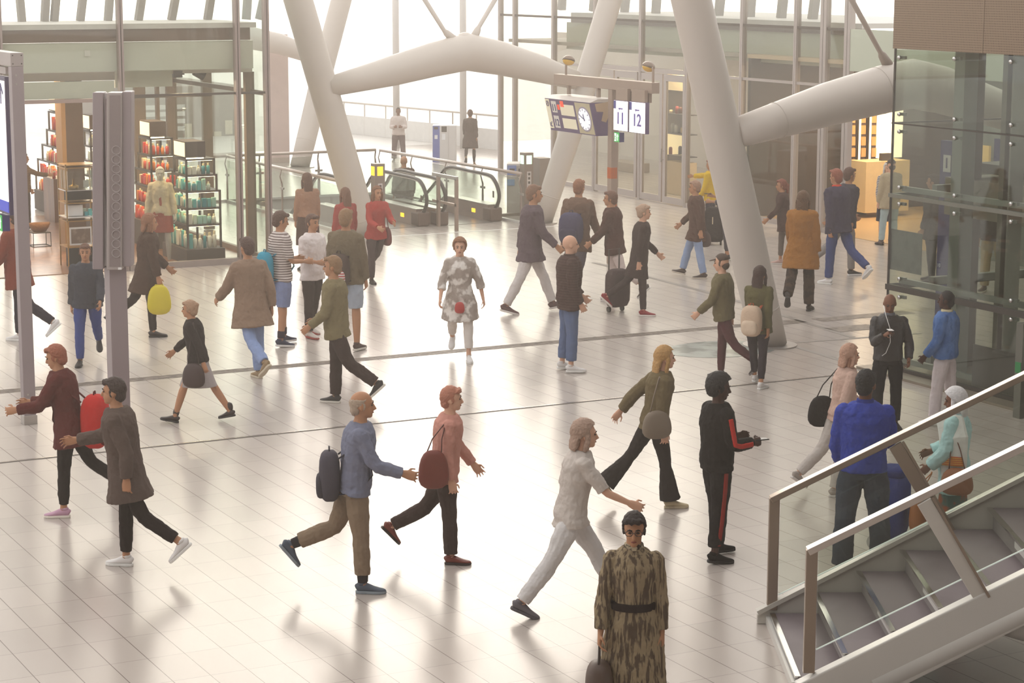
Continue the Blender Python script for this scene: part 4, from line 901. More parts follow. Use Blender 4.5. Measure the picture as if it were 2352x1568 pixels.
for k in range(9):
    q0 = pl(0, 21, 1290+k*72, 45); mb = MB(); mb.bar((21, q0.y, 4.22), (21, q0.y-.25-.1*(k % 3), 6.6), .14, .18, Vector((0, 1, 0))); tag(mb.build('roof_post', mat('a5a09b', .6)), 'pale slanted post on the roof ledge over the right glass front', 'post', 'pale posts on the right roof ledge')
mb = MB(); mb.box(25.0, 25.2, 19.6, 38, 0, 3.4); struct(mb.build('wall_back', mat('d6ccc0', .8, 0, .15, .6), origin=(25, 22, 0)))
mb = MB(); mb.box(RX+.1, 25.2, 19.5, 30.5, 3.42, 3.5); struct(mb.build('ceiling_right_shop', mat('b9b0a4', .8), origin=(22, 22, 3.4)))
for i, (x, y) in enumerate(((20.6, 20.2), (20.8, 21.8), (20.8, 24), (21.2, 27.5))):  # unseen lamps added to lift the shaded interior behind the doors
    T = thing('added_ceiling_lamp', 'unseen square warm lamp added to light the shop behind the glass doors', 'lamp', (x, y, 3.36), 0, 'added ceiling lamps behind the glass doors'); mb = MB(); mb.box(x-.3, x+.3, y-.3, y+.3, 3.38, 3.42); mb.build('housing', WHITE, T); mb = MB(); mb.box(x-.26, x+.26, y-.26, y+.26, 3.372, 3.38); mb.build('diffuser', glow('ffe9c8', 4), T)
    ld = bpy.data.lights.new('shop_fill_light', 'AREA'); ld.size = .5; ld.energy = 60; ld.color = (1, .84, .62); lo = bpy.data.objects.new('shop_fill_light', ld); COL.objects.link(lo); lo.location = (0, 0, -.02); lo.parent = T
# goods behind the glass doors
def rbox(X, u0, v0, u1, v1, dx, m_, name, parent=None, bev=0):   # box on plane x = X seen between pixel corners
    y0, y1 = pl(0, X, u1, v0).y, pl(0, X, u0, v0).y; z0, z1 = pl(0, X, (u0+u1)/2, v1).z, pl(0, X, (u0+u1)/2, v0).z
    mb = MB(); mb.box(X, X+dx, y0, y1, max(.002, z0), z1); return mb.build(name, m_, parent, bevel=bev)
q = pl(0, 20.6, 1552, 430); T = thing('shop_cabinet', 'tall display cabinet with lit cream back behind the right-hand door', 'cabinet', (20.8, q.y, 0))
rbox(20.9, 1532, 172, 1576, 452, .06, mat('6f5f50', .7), 'back_board', T); rbox(20.88, 1533, 310, 1575, 358, .02, glow('ffe3ac', .8), 'lit_back', T); rbox(20.88, 1533, 172, 1575, 208, .02, glow('f3d6a6', .5), 'lit_back', T)
for v in (262, 307, 358): rbox(20.6, 1532, v, 1577, v+2, .3, DARK, 'shelf', T)
rbox(20.6, 1532, 372, 1576, 455, .3, mat('e3c89c', .6), 'cupboard', T)
k = 0
for v, items in ((262, ((1541, 8, 'f0d9a8'), (1555, 16, 'b5483a'), (1563, 14, '7b4a30'))), (307, ((1545, 22, 'd8d3c6'), (1553, 18, 'e6e1d4'), (1567, 12, 'cfae7d'))), (356, ((1540, 16, 'a04a30'), (1562, 18, '33241d')))):
    for u, h, c in items:
        p0, p1 = pl(0, 20.62, u-4, v), pl(0, 20.62, u+4, v-h); p = pl(0, 20.75, u, v); mb = MB(); zb_ = p0.z+.003; mb.tube([(20.75, p.y, zb_), (20.75, p.y, zb_+(p1.z-p0.z)*.8), (20.75, p.y, zb_+(p1.z-p0.z))], [.045, .045, .03], 12)
        tag(mb.build('jar', mat(c, .4), smooth=True), ('pale', 'red', 'brown', 'white', 'ivory', 'tan', 'rust-red', 'black')[k] + ' jar on the ' + {262: 'upper', 307: 'middle', 356: 'lit lower'}[v] + ' shelf of the tall cabinet', 'jar'); k += 1
for X, b_, m_, l_, c_ in ((21.5, (1703, 395, 1850, 470), mat('5b5550', .6), 'dark long counter behind the glass right of the column', 'counter'), (20.6, (1715, 400, 1745, 478), mat('e9dcb4', .6), 'cream cabinet block behind the glass right of the column', 'cabinet'), (20.8, (1793, 412, 1803, 432), mat('d8c832', .5), 'yellow tub on the counter behind the glass', 'tub'), (21.0, (1722, 362, 1748, 380), mat('e8ddc4', .5), 'small cream box sitting over the dark counter', 'box'), (22.5, (1395, 372, 1455, 440), mat('a3907c', .6), 'low brown cabinet behind the glass doors', 'cabinet')):
    o = rbox(X, *b_, .5, m_, {'tub': 'tub', 'counter': 'counter', 'cabinet': 'cabinet', 'box': 'box'}[c_], bev=.01); tag(o, l_, c_)
# lit shop at the far right
LY = 19.0
mb = MB(); mb.box(RX+.1, 27, LY+.35, LY+.45, 0, 3.42); struct(mb.build('wall_lit_shop', mat('3a2a20', .6), origin=(22, LY, 0)))
mb = MB(); mb.box(RX, 27, 12.4, LY+.35, 0, .012); struct(mb.build('floor_lit_shop', mat('d0ab7c', .3, 0, .08, 2), origin=(21, 13, 0)))
mb = MB(); mb.box(RX+.0, 27, 12.4, LY+.35, 3.42, 3.5); struct(mb.build('ceiling_lit_shop', mat('cdb99a', .8), origin=(21, 13, 3.4)))
mb = MB(); mb.box(RX-.05, RX+.05, 9.6, yE, 3.30, 4.12); mb.build('fascia_panel', FG, W2)
def ybox(Y, u0, v0, u1, v1, dy, m_, name, parent=None, bev=0):    # box on plane y = Y seen between pixel corners
    x0, x1 = pl(1, Y, u0, v0).x, pl(1, Y, u1, v0).x; z0, z1 = pl(1, Y, (u0+u1)/2, v1).z, pl(1, Y, (u0+u1)/2, v0).z
    mb = MB(); mb.box(x0, x1, Y, Y+dy, max(.014, z0), z1); return mb.build(name, m_, parent, bevel=bev)
for u0, u1, lab in ((1955, 1966, 'leftmost tall lit shelf strip in the bright shop'), (1979, 1990, 'middle tall lit shelf strip in the bright shop'), (2003, 2014, 'right tall lit shelf strip in the bright shop')):
    q = pl(1, LY, (u0+u1)/2, 400); T = thing('lit_shelf', lab, 'shelf', (q.x, LY, .012)); ybox(LY, u0, 240, u1, 492, .3, mat('57402f', .6), 'shelf_case', T); ybox(LY-.012, u0-4, 250, u0, 450, .012, glow('ffe2ae', 3), 'light_strip', T)
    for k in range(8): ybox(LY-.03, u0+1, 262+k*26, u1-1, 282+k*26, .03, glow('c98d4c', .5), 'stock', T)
tag(ybox(LY-.1, 2021, 250, 2075, 362, .1, glow('fff0cf', 1.6), 'bright_panel'), 'large bright cream wall panel in the right shop', 'panel')
T = tag(ybox(18.0, 1990, 370, 2090, 486, .6, mat('e3c996', .5), 'shop_counter'), 'cream shop counter standing below the bright panel', 'counter')
tag(ybox(18.1, 2026, 352, 2048, 369.4, .1, mat('4a4038', .4), 'till'), 'small dark till screen on the cream shop counter', 'till')
q = gnd(1968, 492, .012); T = thing('poster_stand', 'dark red poster stand at the entrance of the bright shop', 'poster', (q.x, q.y, .012)); ybox(q.y, 1952, 428, 1985, 491, .04, mat('6d2a22', .4, pat=('blotch', 'a35a45', 9)), 'poster', T); ybox(q.y-.1, 1946, 487, 1990, 493, .3, BLACK, 'base', T)
for x, y in ((20.8, 17.2), (22.4, 17.6)):  # unseen lamps added over the bright shop
    T = thing('added_ceiling_lamp', 'unseen round warm lamp added to light the bright right shop', 'lamp', (x, y, 3.36), 0, 'added ceiling lamps of the bright shop'); mb = MB(); mb.cyl((x, y, 3.38), (x, y, 3.42), .14, 16); mb.build('housing', WHITE, T); mb = MB(); mb.cyl((x, y, 3.372), (x, y, 3.38), .12, 16); mb.build('diffuser', glow('ffdfa8', 6), T)
    ld = bpy.data.lights.new('shop_fill_light', 'AREA'); ld.size = .6; ld.energy = 90; ld.color = (1, .76, .48); lo = bpy.data.objects.new('shop_fill_light', ld); COL.objects.link(lo); lo.location = (0, 0, -.02); lo.parent = T
# ------------------------------------------------------------------ escalators
def escalator_side(xa, xb, ye, label, grp=None):
    """one escalator balustrade: skirt box, glass, looping handrail that sinks into the pit"""
    xm = (xa+xb)/2; T = thing('escalator_balustrade', label, 'escalator', (xm, ye, 0))
    yk, sl = ye+2.15, .58; dep = lambda y: max(0, y-yk)*sl
    P0 = [(y, .34-dep(y)) for y in (ye+.02, yk, ye+7)]; bot = [(ye+7, -.15-dep(ye+7)), (yk+.3, -.15), (yk-.0, .0), (ye+.02, .0)]
    mb = MB(); mb.prism([(xa, y, z) for y, z in P0+bot], (xb-xa, 0, 0)); mb.build('skirt', mat('a89488', .35, .5), T)
    mb = MB(); mb.prism([(xa-.003, y, z+.004) for y, z in P0] + [(xa-.003, y, z+.016) for y, z in reversed(P0)], (xb-xa+.006, 0, 0)); mb.build('deck', STEEL, T)
    mb = MB(); mb.box(xa-.01, xb+.01, ye-.12, ye+.28, 0, .30); mb.build('newel_base', mat('6f5a4e', .5), T, bevel=.04)
    loop = [(yk+5, .97-5*sl), (yk+1.0, .97-1.0*sl), (yk+.45, .97-.2), (yk, .975), (ye+1.2, .98), (ye+.30, .97), (ye+.02, .90), (ye-.18, .72), (ye-.24, .55), (ye-.17, .38), (ye+.0, .25), (ye+.18, .2)]
    pts = []
    for i in range(len(loop)-1):                    # smooth the loop
        p0, p1, p2, p3 = (Vector(loop[max(0, min(len(loop)-1, i+j))]) for j in (-1, 0, 1, 2))
        for k in range(4):
            t = k/4; pts.append(.5*((2*p1)+(p2-p0)*t+(2*p0-5*p1+4*p2-p3)*t*t+(3*p1-p0-3*p2+p3)*t**3))
    pts.append(Vector(loop[-1]))
    mb = MB(); mb.tube([(xm, q.x, q.y) for q in pts], [(.042, .03)]*len(pts), 10, Vector((1, 0, 0))); mb.build('handrail', RUB, T, smooth=True)
    inn = [Vector((q.x, q.y)) for q in pts]; c = Vector((ye+1.2, .6)); gp = []
    mb = MB(); mb.tube([(xm, q.x+(.035 if q.x < ye+.6 else 0), q.y-(.04 if q.y > .5 else -.02)) for q in pts[:-4]], [(.022, .014)]*(len(pts)-4), 8, Vector((1, 0, 0))); mb.build('rail_track', mat('cfc4bb', .3, .6), T, smooth=True)
    poly = [(xm-.006, q.x+(.03 if q.x < ye+.6 else 0), q.y-.03) for q in pts if q.y > .32] + [(xm-.006, ye+.1, .34), (xm-.006, yk, .34), (xm-.006, yk+5, .34-5*sl)]
    mb = MB(); mb.prism(poly, (.012, 0, 0)); mb.build('glass_panel', glass('f4f8f4', .08), T)
    mb = MB(); mb.box(xa-.008, xa, ye+.62, ye+.78, .13, .21); mb.build('amber_light', glow('ffb21c', 3), T, bevel=.003)
    mb = MB(); mb.box(xm-.012, xm-.006, ye-.02, ye+.05, .50, .64); mb.build('pictogram', mat('5a463d', .5), T)
    return T
escalator_side(11.05, 11.30, 21.05, 'escalator side wall with looping black handrail, leftmost, beside the white column')
escalator_side(12.45, 12.70, 21.15, 'escalator side wall with looping black handrail, just left of the short steel barrier')
escalator_side(12.87, 13.11, 21.10, 'escalator side wall with looping black handrail, just behind the short steel barrier')
escalator_side(14.18, 14.45, 21.25, 'escalator side wall with looping black handrail, rightmost, beside the green-lit post')
for xa, xb, lab in ((11.32, 12.43, 'left escalator step band sinking into the floor'), (13.13, 14.16, 'right escalator step band sinking into the floor')):
    T = thing('escalator_steps', lab, 'escalator', ((xa+xb)/2, 21.3, 0)); mb = MB(); mb.box(xa, xb, 21.0, 23.3, -.2, .006); mb.build('comb_plate', mat('8d857f', .35, .6), T)
    mb = MB()
    for k in range(12): y = 23.3+k*.38; z = -.21*(k+1)+.1; mb.box(xa, xb, y, y+.40, z-.25, z)
    mb.build('steps', mat('6b645f', .4, .5), T)
def indicator(P, h, label, c, s):
    T = thing('indicator_post', label, 'post', P); mb = MB(); w_ = .11; mb.box(P.x-w_, P.x+w_, P.y-w_, P.y+w_, 0, h); mb.build('post_body', mat('8f7f74', .45, .2), T, bevel=.008)
    for nm, bx in (('lamp', (P.x-w_-.006, P.x-w_, P.y-.075, P.y+.075, h-.24, h-.06)), ('lamp', (P.x-.06, P.x+.06, P.y-w_-.006, P.y-w_, h-.24, h-.06))): mb = MB(); mb.box(*bx); mb.build(nm, glow(c, s), T)
    mb = MB(); mb.box(P.x-.05, P.x+.05, P.y-w_-.004, P.y-w_, h-.78, h-.40); pn = mb.build('pictogram_strip', mat('d8cfcb', .5), T)
    for k in range(4): mb = MB(); q = h-.48-k*.09; mb.box(P.x-.025, P.x+.025, P.y-w_-.007, P.y-w_-.004, q, q+.05); mb.build('pictogram', DARK, pn)
indicator(Vector((pl(1, 20.72, 868, 400).x, 20.72, 0)), pl(1, 20.72, 868, 375).z, 'escalator post with a yellow lamp beside the left balustrade', 'ffc81c', 2.5)
indicator(Vector((15.15, 21.35, 0)), 1.42, 'escalator post with a green-white lamp beside the right balustrade', 'c8ffd0', 2.5)
# short steel barrier
T = thing('steel_barrier', 'short steel tube barrier between the two escalators', 'barrier', (12.9, 20.7, 0))
for y in (20.95, 20.1): mb = MB(); mb.bar((12.86, y, 0), (12.86, y, 1.05), .09, .05, Vector((0, 1, 0))); mb.build('post', GM, T)
for z in (1.07, .52): mb = MB(); mb.bar((12.86, 21.2, z), (12.86, 20.06, z), .05, .07 if z > 1 else .05, Vector((1, 0, 0))); mb.build('rail', STEEL if z > 1 else GM, T)
# glass balustrades round the pit
def balustrade(label, p, q, n, h=1.05):
    p, q = Vector(p), Vector(q); T = thing('glass_balustrade', label, 'balustrade', p); d = (q-p).normalized(); s = Vector((-d.y, d.x, 0))
    mb = MB(); mb.tube([p+Vector((0, 0, h)), q+Vector((0, 0, h))], .035, 12); mb.build('handrail', mat('c4b3a8', .3, .5), T, smooth=True)
    for k in range(n):
        a, b = p.lerp(q, k/n)+d*.03, p.lerp(q, (k+1)/n)-d*.03; mb = MB(); mb.bar(a+Vector((0, 0, .5)), b+Vector((0, 0, .5)), .012, .92, s); mb.build('glass_panel', glass('f6f9f5', .08), T)
    for k in range(n+1):
        c = p.lerp(q, k/n); mb = MB(); mb.tube([c, c+Vector((0, 0, .7)), c+Vector((0, 0, .88))+s*.05, c+Vector((0, 0, h))], [(.04, .02), (.03, .016), (.02, .012), (.02, .012)], 8, d); mb.build('post', mat('9c8a80', .45, .2), T); mb = MB(); mb.bar(c-d*.09+Vector((0, 0, .62)), c+d*.09+Vector((0, 0, .62)), .03, .05, s); mb.build('glass_clamp', STEEL, T)
    mb = MB(); mb.bar(p+Vector((0, 0, .025)), q+Vector((0, 0, .025)), .08, .05, s); mb.build('kerb', WHITE, T)
    return T
balustrade('glass balustrade along the left edge of the escalator opening', (10.6, 20.6, 0), (10.6, 27.4, 0), 4)
balustrade('far glass balustrade across the back of the escalator opening', (8.5, 27.45, 0), (14.35, 27.45, 0), 4)
balustrade('glass balustrade along the right edge of the escalator opening', (14.62, 20.6, 0), (14.4, 27.3, 0), 4)
P = Vector((15.3, 22.6, 0)); T = thing('recycling_bin', 'grey recycling bin with blue slot panel by the green-lit post', 'bin', P); n = Vector((math.sin(YAW), math.cos(YAW), 0))
pbox(P, mat('cfc7c0', .5), 'bin_body', T, 1164, 376, 1235, 492, .02, .6, .02); pbox(P, mat('8296d0', .5), 'blue_panel', T, 1165, 380, 1186, 402, -.0, .02); pbox(P, mat('b9b0a8', .5), 'grey_panel', T, 1187, 381, 1206, 408, .0, .02)
for a in ((1170, 387, 1182, 394), (1191, 387, 1203, 402)): pbox(P, DARK, 'slot', T, *a, -.012, .002, .01)
pbox(P, mat('6f9fd8', .5), 'sticker', T, 1165, 412, 1182, 426, -.004, .02)
mb = MB(); mb.box(14.75, 15.75, 21.9, 22.0, .0, .06); mb.box(15.6, 15.9, 21.6, 22.0, 0, 1.25); tag(mb.build('ticket_cabinet', mat('9a8d82', .5, .2)), 'grey steel cabinet standing right behind the green-lit post', 'cabinet')
# ------------------------------------------------------------------ glass elevator shaft
EX = 11.15; EY = 3.62; EB = 13.6; Y1 = -1.6; ez = lambda v: pl(0, EX, 2050, v).z; ey = lambda u, v: pl(0, EX, u, v).y
T = thing('elevator_shaft', 'glass elevator shaft with brown mesh top at the right edge', 'elevator', (EX, EY, 0))
MESH = mat('7d6552', .6, .2, .1, 2)
def mesh_mat():
    m = mat('80684f', .6, .3, .08, 2).copy(); t = m.node_tree; b = t.nodes['Principled BSDF']; tc = N(t, 'ShaderNodeTexCoord'); br = N(t, 'ShaderNodeTexBrick'); br.offset = 0
    br.inputs['Scale'].default_value = 1; br.inputs['Brick Width'].default_value = .03; br.inputs['Row Height'].default_value = .03; br.inputs['Mortar Size'].default_value = .006
    br.inputs['Color1'].default_value = lin('6a5340'); br.inputs['Color2'].default_value = lin('765e49'); br.inputs['Mortar'].default_value = lin('97806a')
    mp = N(t, 'ShaderNodeMapping'); mp.inputs['Rotation'].default_value = (0, PI/2, 0); sx = N(t, 'ShaderNodeSeparateXYZ'); cb = N(t, 'ShaderNodeCombineXYZ')
    t.links.new(tc.outputs['Object'], sx.inputs[0]); t.links.new(sx.outputs[1], cb.inputs[0]); t.links.new(sx.outputs[2], cb.inputs[1]); t.links.new(cb.outputs[0], br.inputs['Vector']); t.links.new(br.outputs[0], b.inputs['Base Color']); return m
mb = MB(); mb.box(EX-.03, EB, Y1, EY+.02, 4.27, 6.2); cap = mb.build('mesh_cladding', mesh_mat(), T)
mb = MB(); mb.box(EX-.035, EX-.03, ey(2262, 100)-.006, ey(2262, 100)+.006, 4.27, 6.2); mb.build('cladding_seam', mat('8c745e', .5), cap)
EGL = glass('f2f5f0', .13); rows = [(.06, 1.13), (1.13, 2.35), (2.35, 3.30), (3.30, 4.27)]
for z0, z1 in rows:
    for nm, bx in (('glass_pane', (EX-.008, EX+.008, Y1, EY, z0+.012, z1-.012)), ('glass_pane', (EX+.01, EB, EY-.008, EY+.008, z0+.012, z1-.012)), ('glass_pane', (EB-.008, EB+.008, Y1, EY, z0+.012, z1-.012))): mb = MB(); mb.box(*bx); mb.build(nm, EGL, T)
SEAL = mat('3b332c', .5)
for z, h, d in ((3.30, .02, .02), (2.35, .05, .05), (1.13, .075, .06), (.05, .06, .05)):
    mb = MB(); mb.box(EX-d/2-.012, EX+d/2, Y1, EY+.01, z-h/2, z+h/2); mb.box(EX, EB, EY-.02, EY+.014, z-h/2, z+h/2); mb.build('joint_rail', SEAL if z != 2.35 else mat('77756a', .35, .3), T)
mb = MB(); mb.box(EX-.012, EX+.012, EY-.012, EY+.012, .06, 4.27); mb.build('corner_seal', SEAL, T)
mb = MB(); mb.box(EX-.30, EB, Y1, EY+.25, 0, .035); mb.build('base_frame', mat('8f8272', .4, .3), T)
STL = mat('8b8f87', .4, .4)
for u, x, wd, m_, z0 in ((2196, EX+.45, .20, mat('7f857c', .45, .2), 0.04), (2300, EX+.3, .09, mat('6a675d', .4, .4), .04), (2318, EX+.34, .03, mat('8f8f86', .3, .5), .04), (2218, EX+.9, .12, mat('5c5145', .5), .04)):
    q = pl(0, x, u, 400); mb = MB(); mb.box(x, x+.22, q.y-wd/2, q.y+wd/2, z0, 4.27); mb.build('frame_post', m_, T)
for z in (1.18, 2.40, .12): mb = MB(); mb.box(EX+.4, EB-.3, EY-.45, EY-.35, z, z+.10); mb.box(EX+.1, EX+.16, Y1, EY-.1, z, z+.07); mb.build('inner_beam', STL, T)
for u, vs_ in ((2068, (132, 262, 302, 430, 468, 640, 682)), (2195, (135, 274, 317, 449, 490)), (2325, (142, 287, 331, 468, 509, 690, 733, 876))):
    for v in vs_:
        q = pl(0, EX, u, v); mb = MB(); mb.tube([(EX-.035, q.y, q.z), (EX-.012, q.y, q.z)], [.024, .030], 12); c = mb.build('glass_bolt', CHROME, T, smooth=True)
        mb = MB(); mb.box(EX+.01, EX+.05, q.y-.075, q.y+.01, q.z-.02, q.z+.02); mb.build('bolt_arm', STL, c)
mb = MB(); q0, q1 = ey(2230, 850), Y1; mb.box(EX+.02, EX+.04, q1, q0, .09, .62); mb.build('dark_plinth_panel', mat('4a4540', .5), T)
# inside the shaft
q = pl(0, EX+1.1, 2260, 410); mb = MB(); mb.box(EX+.9, EB-.2, Y1+.2, q.y+.55, 2.05, 2.55); mb.build('car_floor_beam', mat('8d8574', .5), T)
mb = MB(); mb.box(EX+1.2, EB-.3, Y1+.2, pl(0, EX+1.2, 2240, 300).y, 2.62, 2.75); mb.build('car_sill', mat('6e6a5e', .5), T)
q0, q1 = pl(0, EX+.25, 2072, 560), pl(0, EX+.25, 2150, 560); za, zb = pl(0, EX+.25, 2110, 622).z, pl(0, EX+.25, 2110, 528).z
mb = MB(); mb.box(EX+.02, EX+.025, q1.y, q0.y, za, zb); T2 = tag(mb.build('poster', mat('5d635a', .4, pat=('blotch', '4f554c', 6))), 'dark grey-green poster stuck inside the elevator glass', 'poster')
q = pl(0, EX+.03, 2158, 609); T3 = thing('number_plate', 'tiny navy plate reading 10 beside the grey-green poster', 'sign', (EX+.03, q.y, q.z-.06)); mb = MB(); mb.box(EX+.02, EX+.03, q.y-.038, q.y+.038, q.z-.05, q.z+.05); mb.build('plate', NAVY, T3); lettering('number', '10', mat('d8d8e8'), T3, (EX+.017, q.y, q.z), (0, -1, 0), (0, 0, 1), .05)
q = pl(0, EX+2.0, 2174, 372); T3 = thing('number_column', 'navy column with a small white 1 seen through the elevator glass', 'sign', (EX+2, q.y, 0)); mb = MB(); mb.box(EX+2.0, EX+2.1, q.y-.12, q.y+.14, 0, q.z+.3); mb.build('case', NAVY, T3); mb = MB(); mb.box(EX+1.99, EX+2.0, q.y-.10, q.y+.06, q.z-.14, q.z+.10); mb.build('white_plate', WHITE, T3); lettering('number', '1', NAVY, T3, (EX+1.986, q.y-.02, q.z-.02), (0, -1, 0), (0, 0, 1), .15)
mb = MB(); q = pl(0, EX-.5, 2348, 800); mb.box(EX-.55, EX-.45, q.y-.06, q.y+.06, 0, 1.15); T3 = mb.build('call_post', mat('77756c', .4, .5)); tag(T3, 'slim steel elevator call post at the right picture edge', 'post')
mb = MB(); mb.box(EX-.556, EX-.55, q.y-.05, q.y+.05, .55, .68); mb.build('green_panel', mat('2f8a4c', .5), T3)
# further things behind the shaft: wall of the next shops and a kiosk
mb = MB(); mb.box(19.6, 19.8, -6, 12.4, 0, 3.4); struct(mb.build('wall_far_shops', mat('9a9c93', .35, 0, .25, .8, pat=('blotch', '7f827a', .7)), origin=(19.6, 2, 0)))
mb = MB(); mb.box(19.5, 19.6, -6, 12.4, 3.4, 5.2); struct(mb.build('wall_far_fascia', mat('93a398', .4, 0, .1, .8), origin=(19.6, 2, 3.4)))
for k, (a_, c) in enumerate((((2222, 330, 2272, 392), 'e0b46c'), ((2284, 318, 2318, 400), '4a4a72'), ((2326, 328, 2352, 402), 'e6c48a'))):
    y0, y1 = pl(0, 19.55, a_[2], a_[1]).y, pl(0, 19.55, a_[0], a_[1]).y; z0, z1 = pl(0, 19.55, a_[0], a_[3]).z, pl(0, 19.55, a_[0], a_[1]).z
    mb = MB(); mb.box(19.55, 19.6, y0, y1, z0, z1); tag(mb.build('shop_display', glow(c, .5) if k != 1 else NAVY), ('left warm lit', 'middle navy', 'right warm lit')[k] + ' shop display far behind the elevator glass', 'display')
# ------------------------------------------------------------------ steel stairs in the foreground
SA = gnd(1853, 1552, .12); T = thing('stairs', 'grey steel stairs with glass railings climbing to the right', 'stairs', (SA.x, SA.y, 0), -YAW)
NS, TR, RI, WD = 17, .349, .178, 1.66; Z0 = .10
s0 = -.06
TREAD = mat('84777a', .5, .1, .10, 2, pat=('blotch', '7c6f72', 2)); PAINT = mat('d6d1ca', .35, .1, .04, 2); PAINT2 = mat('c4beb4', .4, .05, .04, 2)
line = lambda s, o: Z0 + o + (s-s0)*RI/TR
for k in range(NS):
    s = s0 + k*TR; z = Z0 + k*RI; mb = MB(); mb.box(s, s+TR+.05, .04, WD-.02, z-.03, z); tr_ = mb.build('tread', TREAD, T, local=True)
    mb = MB(); mb.box(s-.022, s+.02, .04, WD-.02, z-.012, z+.006); mb.build('nosing', CHROME, tr_, local=True)
    if k: mb = MB(); mb.box(s+.03, s+.045, .04, WD-.02, z-RI+.0, z-.03); mb.build('riser', mat('8d8582', .5), tr_, local=True); mb = MB(); mb.box(s+.022, s+.03, .22, .85, z-.115, z-.055); mb.build('riser_slot', mat('d9d4cf', .5), tr_, local=True)
e_ = s0 + NS*TR
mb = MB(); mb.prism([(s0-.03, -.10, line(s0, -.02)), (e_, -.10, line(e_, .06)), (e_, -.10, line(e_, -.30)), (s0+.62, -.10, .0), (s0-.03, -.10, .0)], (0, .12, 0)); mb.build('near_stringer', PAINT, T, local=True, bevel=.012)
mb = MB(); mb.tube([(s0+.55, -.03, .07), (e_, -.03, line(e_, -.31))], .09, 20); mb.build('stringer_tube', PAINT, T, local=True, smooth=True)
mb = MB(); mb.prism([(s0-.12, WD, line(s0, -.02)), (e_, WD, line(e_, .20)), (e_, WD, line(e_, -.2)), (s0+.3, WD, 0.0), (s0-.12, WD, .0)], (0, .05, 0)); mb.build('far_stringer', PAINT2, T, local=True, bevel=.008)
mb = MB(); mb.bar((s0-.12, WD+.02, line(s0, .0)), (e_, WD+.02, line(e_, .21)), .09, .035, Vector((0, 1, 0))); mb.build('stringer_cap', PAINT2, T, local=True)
mb = MB(); mb.box(s0-.05, s0+.02, .0, WD, .0, Z0-.03); mb.build('start_plate', PAINT, T, local=True)
mb = MB(); mb.tube([(1.55, .3, line(1.55, -.5)), (2.5, .9, 0.0)], .085, 16); mb.build('support_tube', PAINT, T, local=True, smooth=True)
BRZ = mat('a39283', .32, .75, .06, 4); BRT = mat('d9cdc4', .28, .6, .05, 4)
def railing(y, sp, name, gb):
    hb_ = .96; q0 = Vector((sp, y, line(sp, hb_))); q1 = Vector((e_, y, line(e_, hb_)+.02*0))
    R_ = MB(); R_.bar((sp, y, line(sp, .02)), q0, .085, .055, Vector((1, 0, 0))); rr = R_.build('rail_post', BRZ, T, local=True, bevel=.005)
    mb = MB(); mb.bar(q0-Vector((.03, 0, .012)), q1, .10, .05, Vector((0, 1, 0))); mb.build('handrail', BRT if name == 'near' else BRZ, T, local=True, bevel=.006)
    mb = MB(); sA, sB = sp+.05, e_; mb.prism([(sA, y-.006, line(sA, gb)), (sB, y-.006, line(sB, gb)), (sB, y-.006, line(sB, hb_-.02)), (sA, y-.006, line(sA, hb_-.02))], (0, .012, 0)); mb.build('glass_panel', glass('f7f9f5', .05), T, local=True)
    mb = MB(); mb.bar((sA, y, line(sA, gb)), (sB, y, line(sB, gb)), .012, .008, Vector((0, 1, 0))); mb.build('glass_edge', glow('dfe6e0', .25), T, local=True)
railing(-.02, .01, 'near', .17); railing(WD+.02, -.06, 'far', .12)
for y, sA, o in ((-.07, .81, .93), (WD-.02, .90, .92)):
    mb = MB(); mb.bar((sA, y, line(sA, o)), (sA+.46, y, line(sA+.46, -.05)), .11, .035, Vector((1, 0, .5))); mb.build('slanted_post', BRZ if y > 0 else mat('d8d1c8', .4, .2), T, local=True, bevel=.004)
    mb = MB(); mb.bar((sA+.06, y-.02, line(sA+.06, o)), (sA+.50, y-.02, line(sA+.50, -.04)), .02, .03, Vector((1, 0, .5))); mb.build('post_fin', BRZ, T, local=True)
mb = MB(); R2 = Vector((math.cos(YAW), -math.sin(YAW), 0)); Fh = Vector((math.sin(YAW), math.cos(YAW), 0)); B = Vector((SA.x, SA.y, 0))
pts = [B + R2*a + Fh*b_ + Vector((0, 0, 2.85)) for a, b_ in ((5.85, -5), (14, -5), (14, 2.6), (5.85, 2.6))]
mb.prism(pts, (0, 0, .26)); struct(mb.build('ceiling_gallery', mat('8f8a84', .7)))

# unseen roof slabs and gallery wall around the viewer, added to block sky light
def slab(name, s0_, s1_, t0_, t1_, z0_, z1_, m_):
    R2 = Vector((math.cos(YAW), -math.sin(YAW), 0)); Fh = Vector((math.sin(YAW), math.cos(YAW), 0)); B = Vector((CH.x, CH.y, 0)); mb = MB()
    mb.prism([B + R2*a + Fh*b_ + Vector((0, 0, z0_)) for a, b_ in ((s0_, t0_), (s1_, t0_), (s1_, t1_), (s0_, t1_))], (0, 0, z1_-z0_)); return struct(mb.build(name, m_))
slab('ceiling', -14, 30, -8, 9, 8.6, 9.0, mat('9a938c', .8)); slab('ceiling_side_shade', 5.5, 30, 9, 27, 8.6, 9.0, mat('9a938c', .8))
slab('wall_gallery_shade', -14, 30, -8.3, -8, 0, 8.6, mat('dcd6d0', .8))
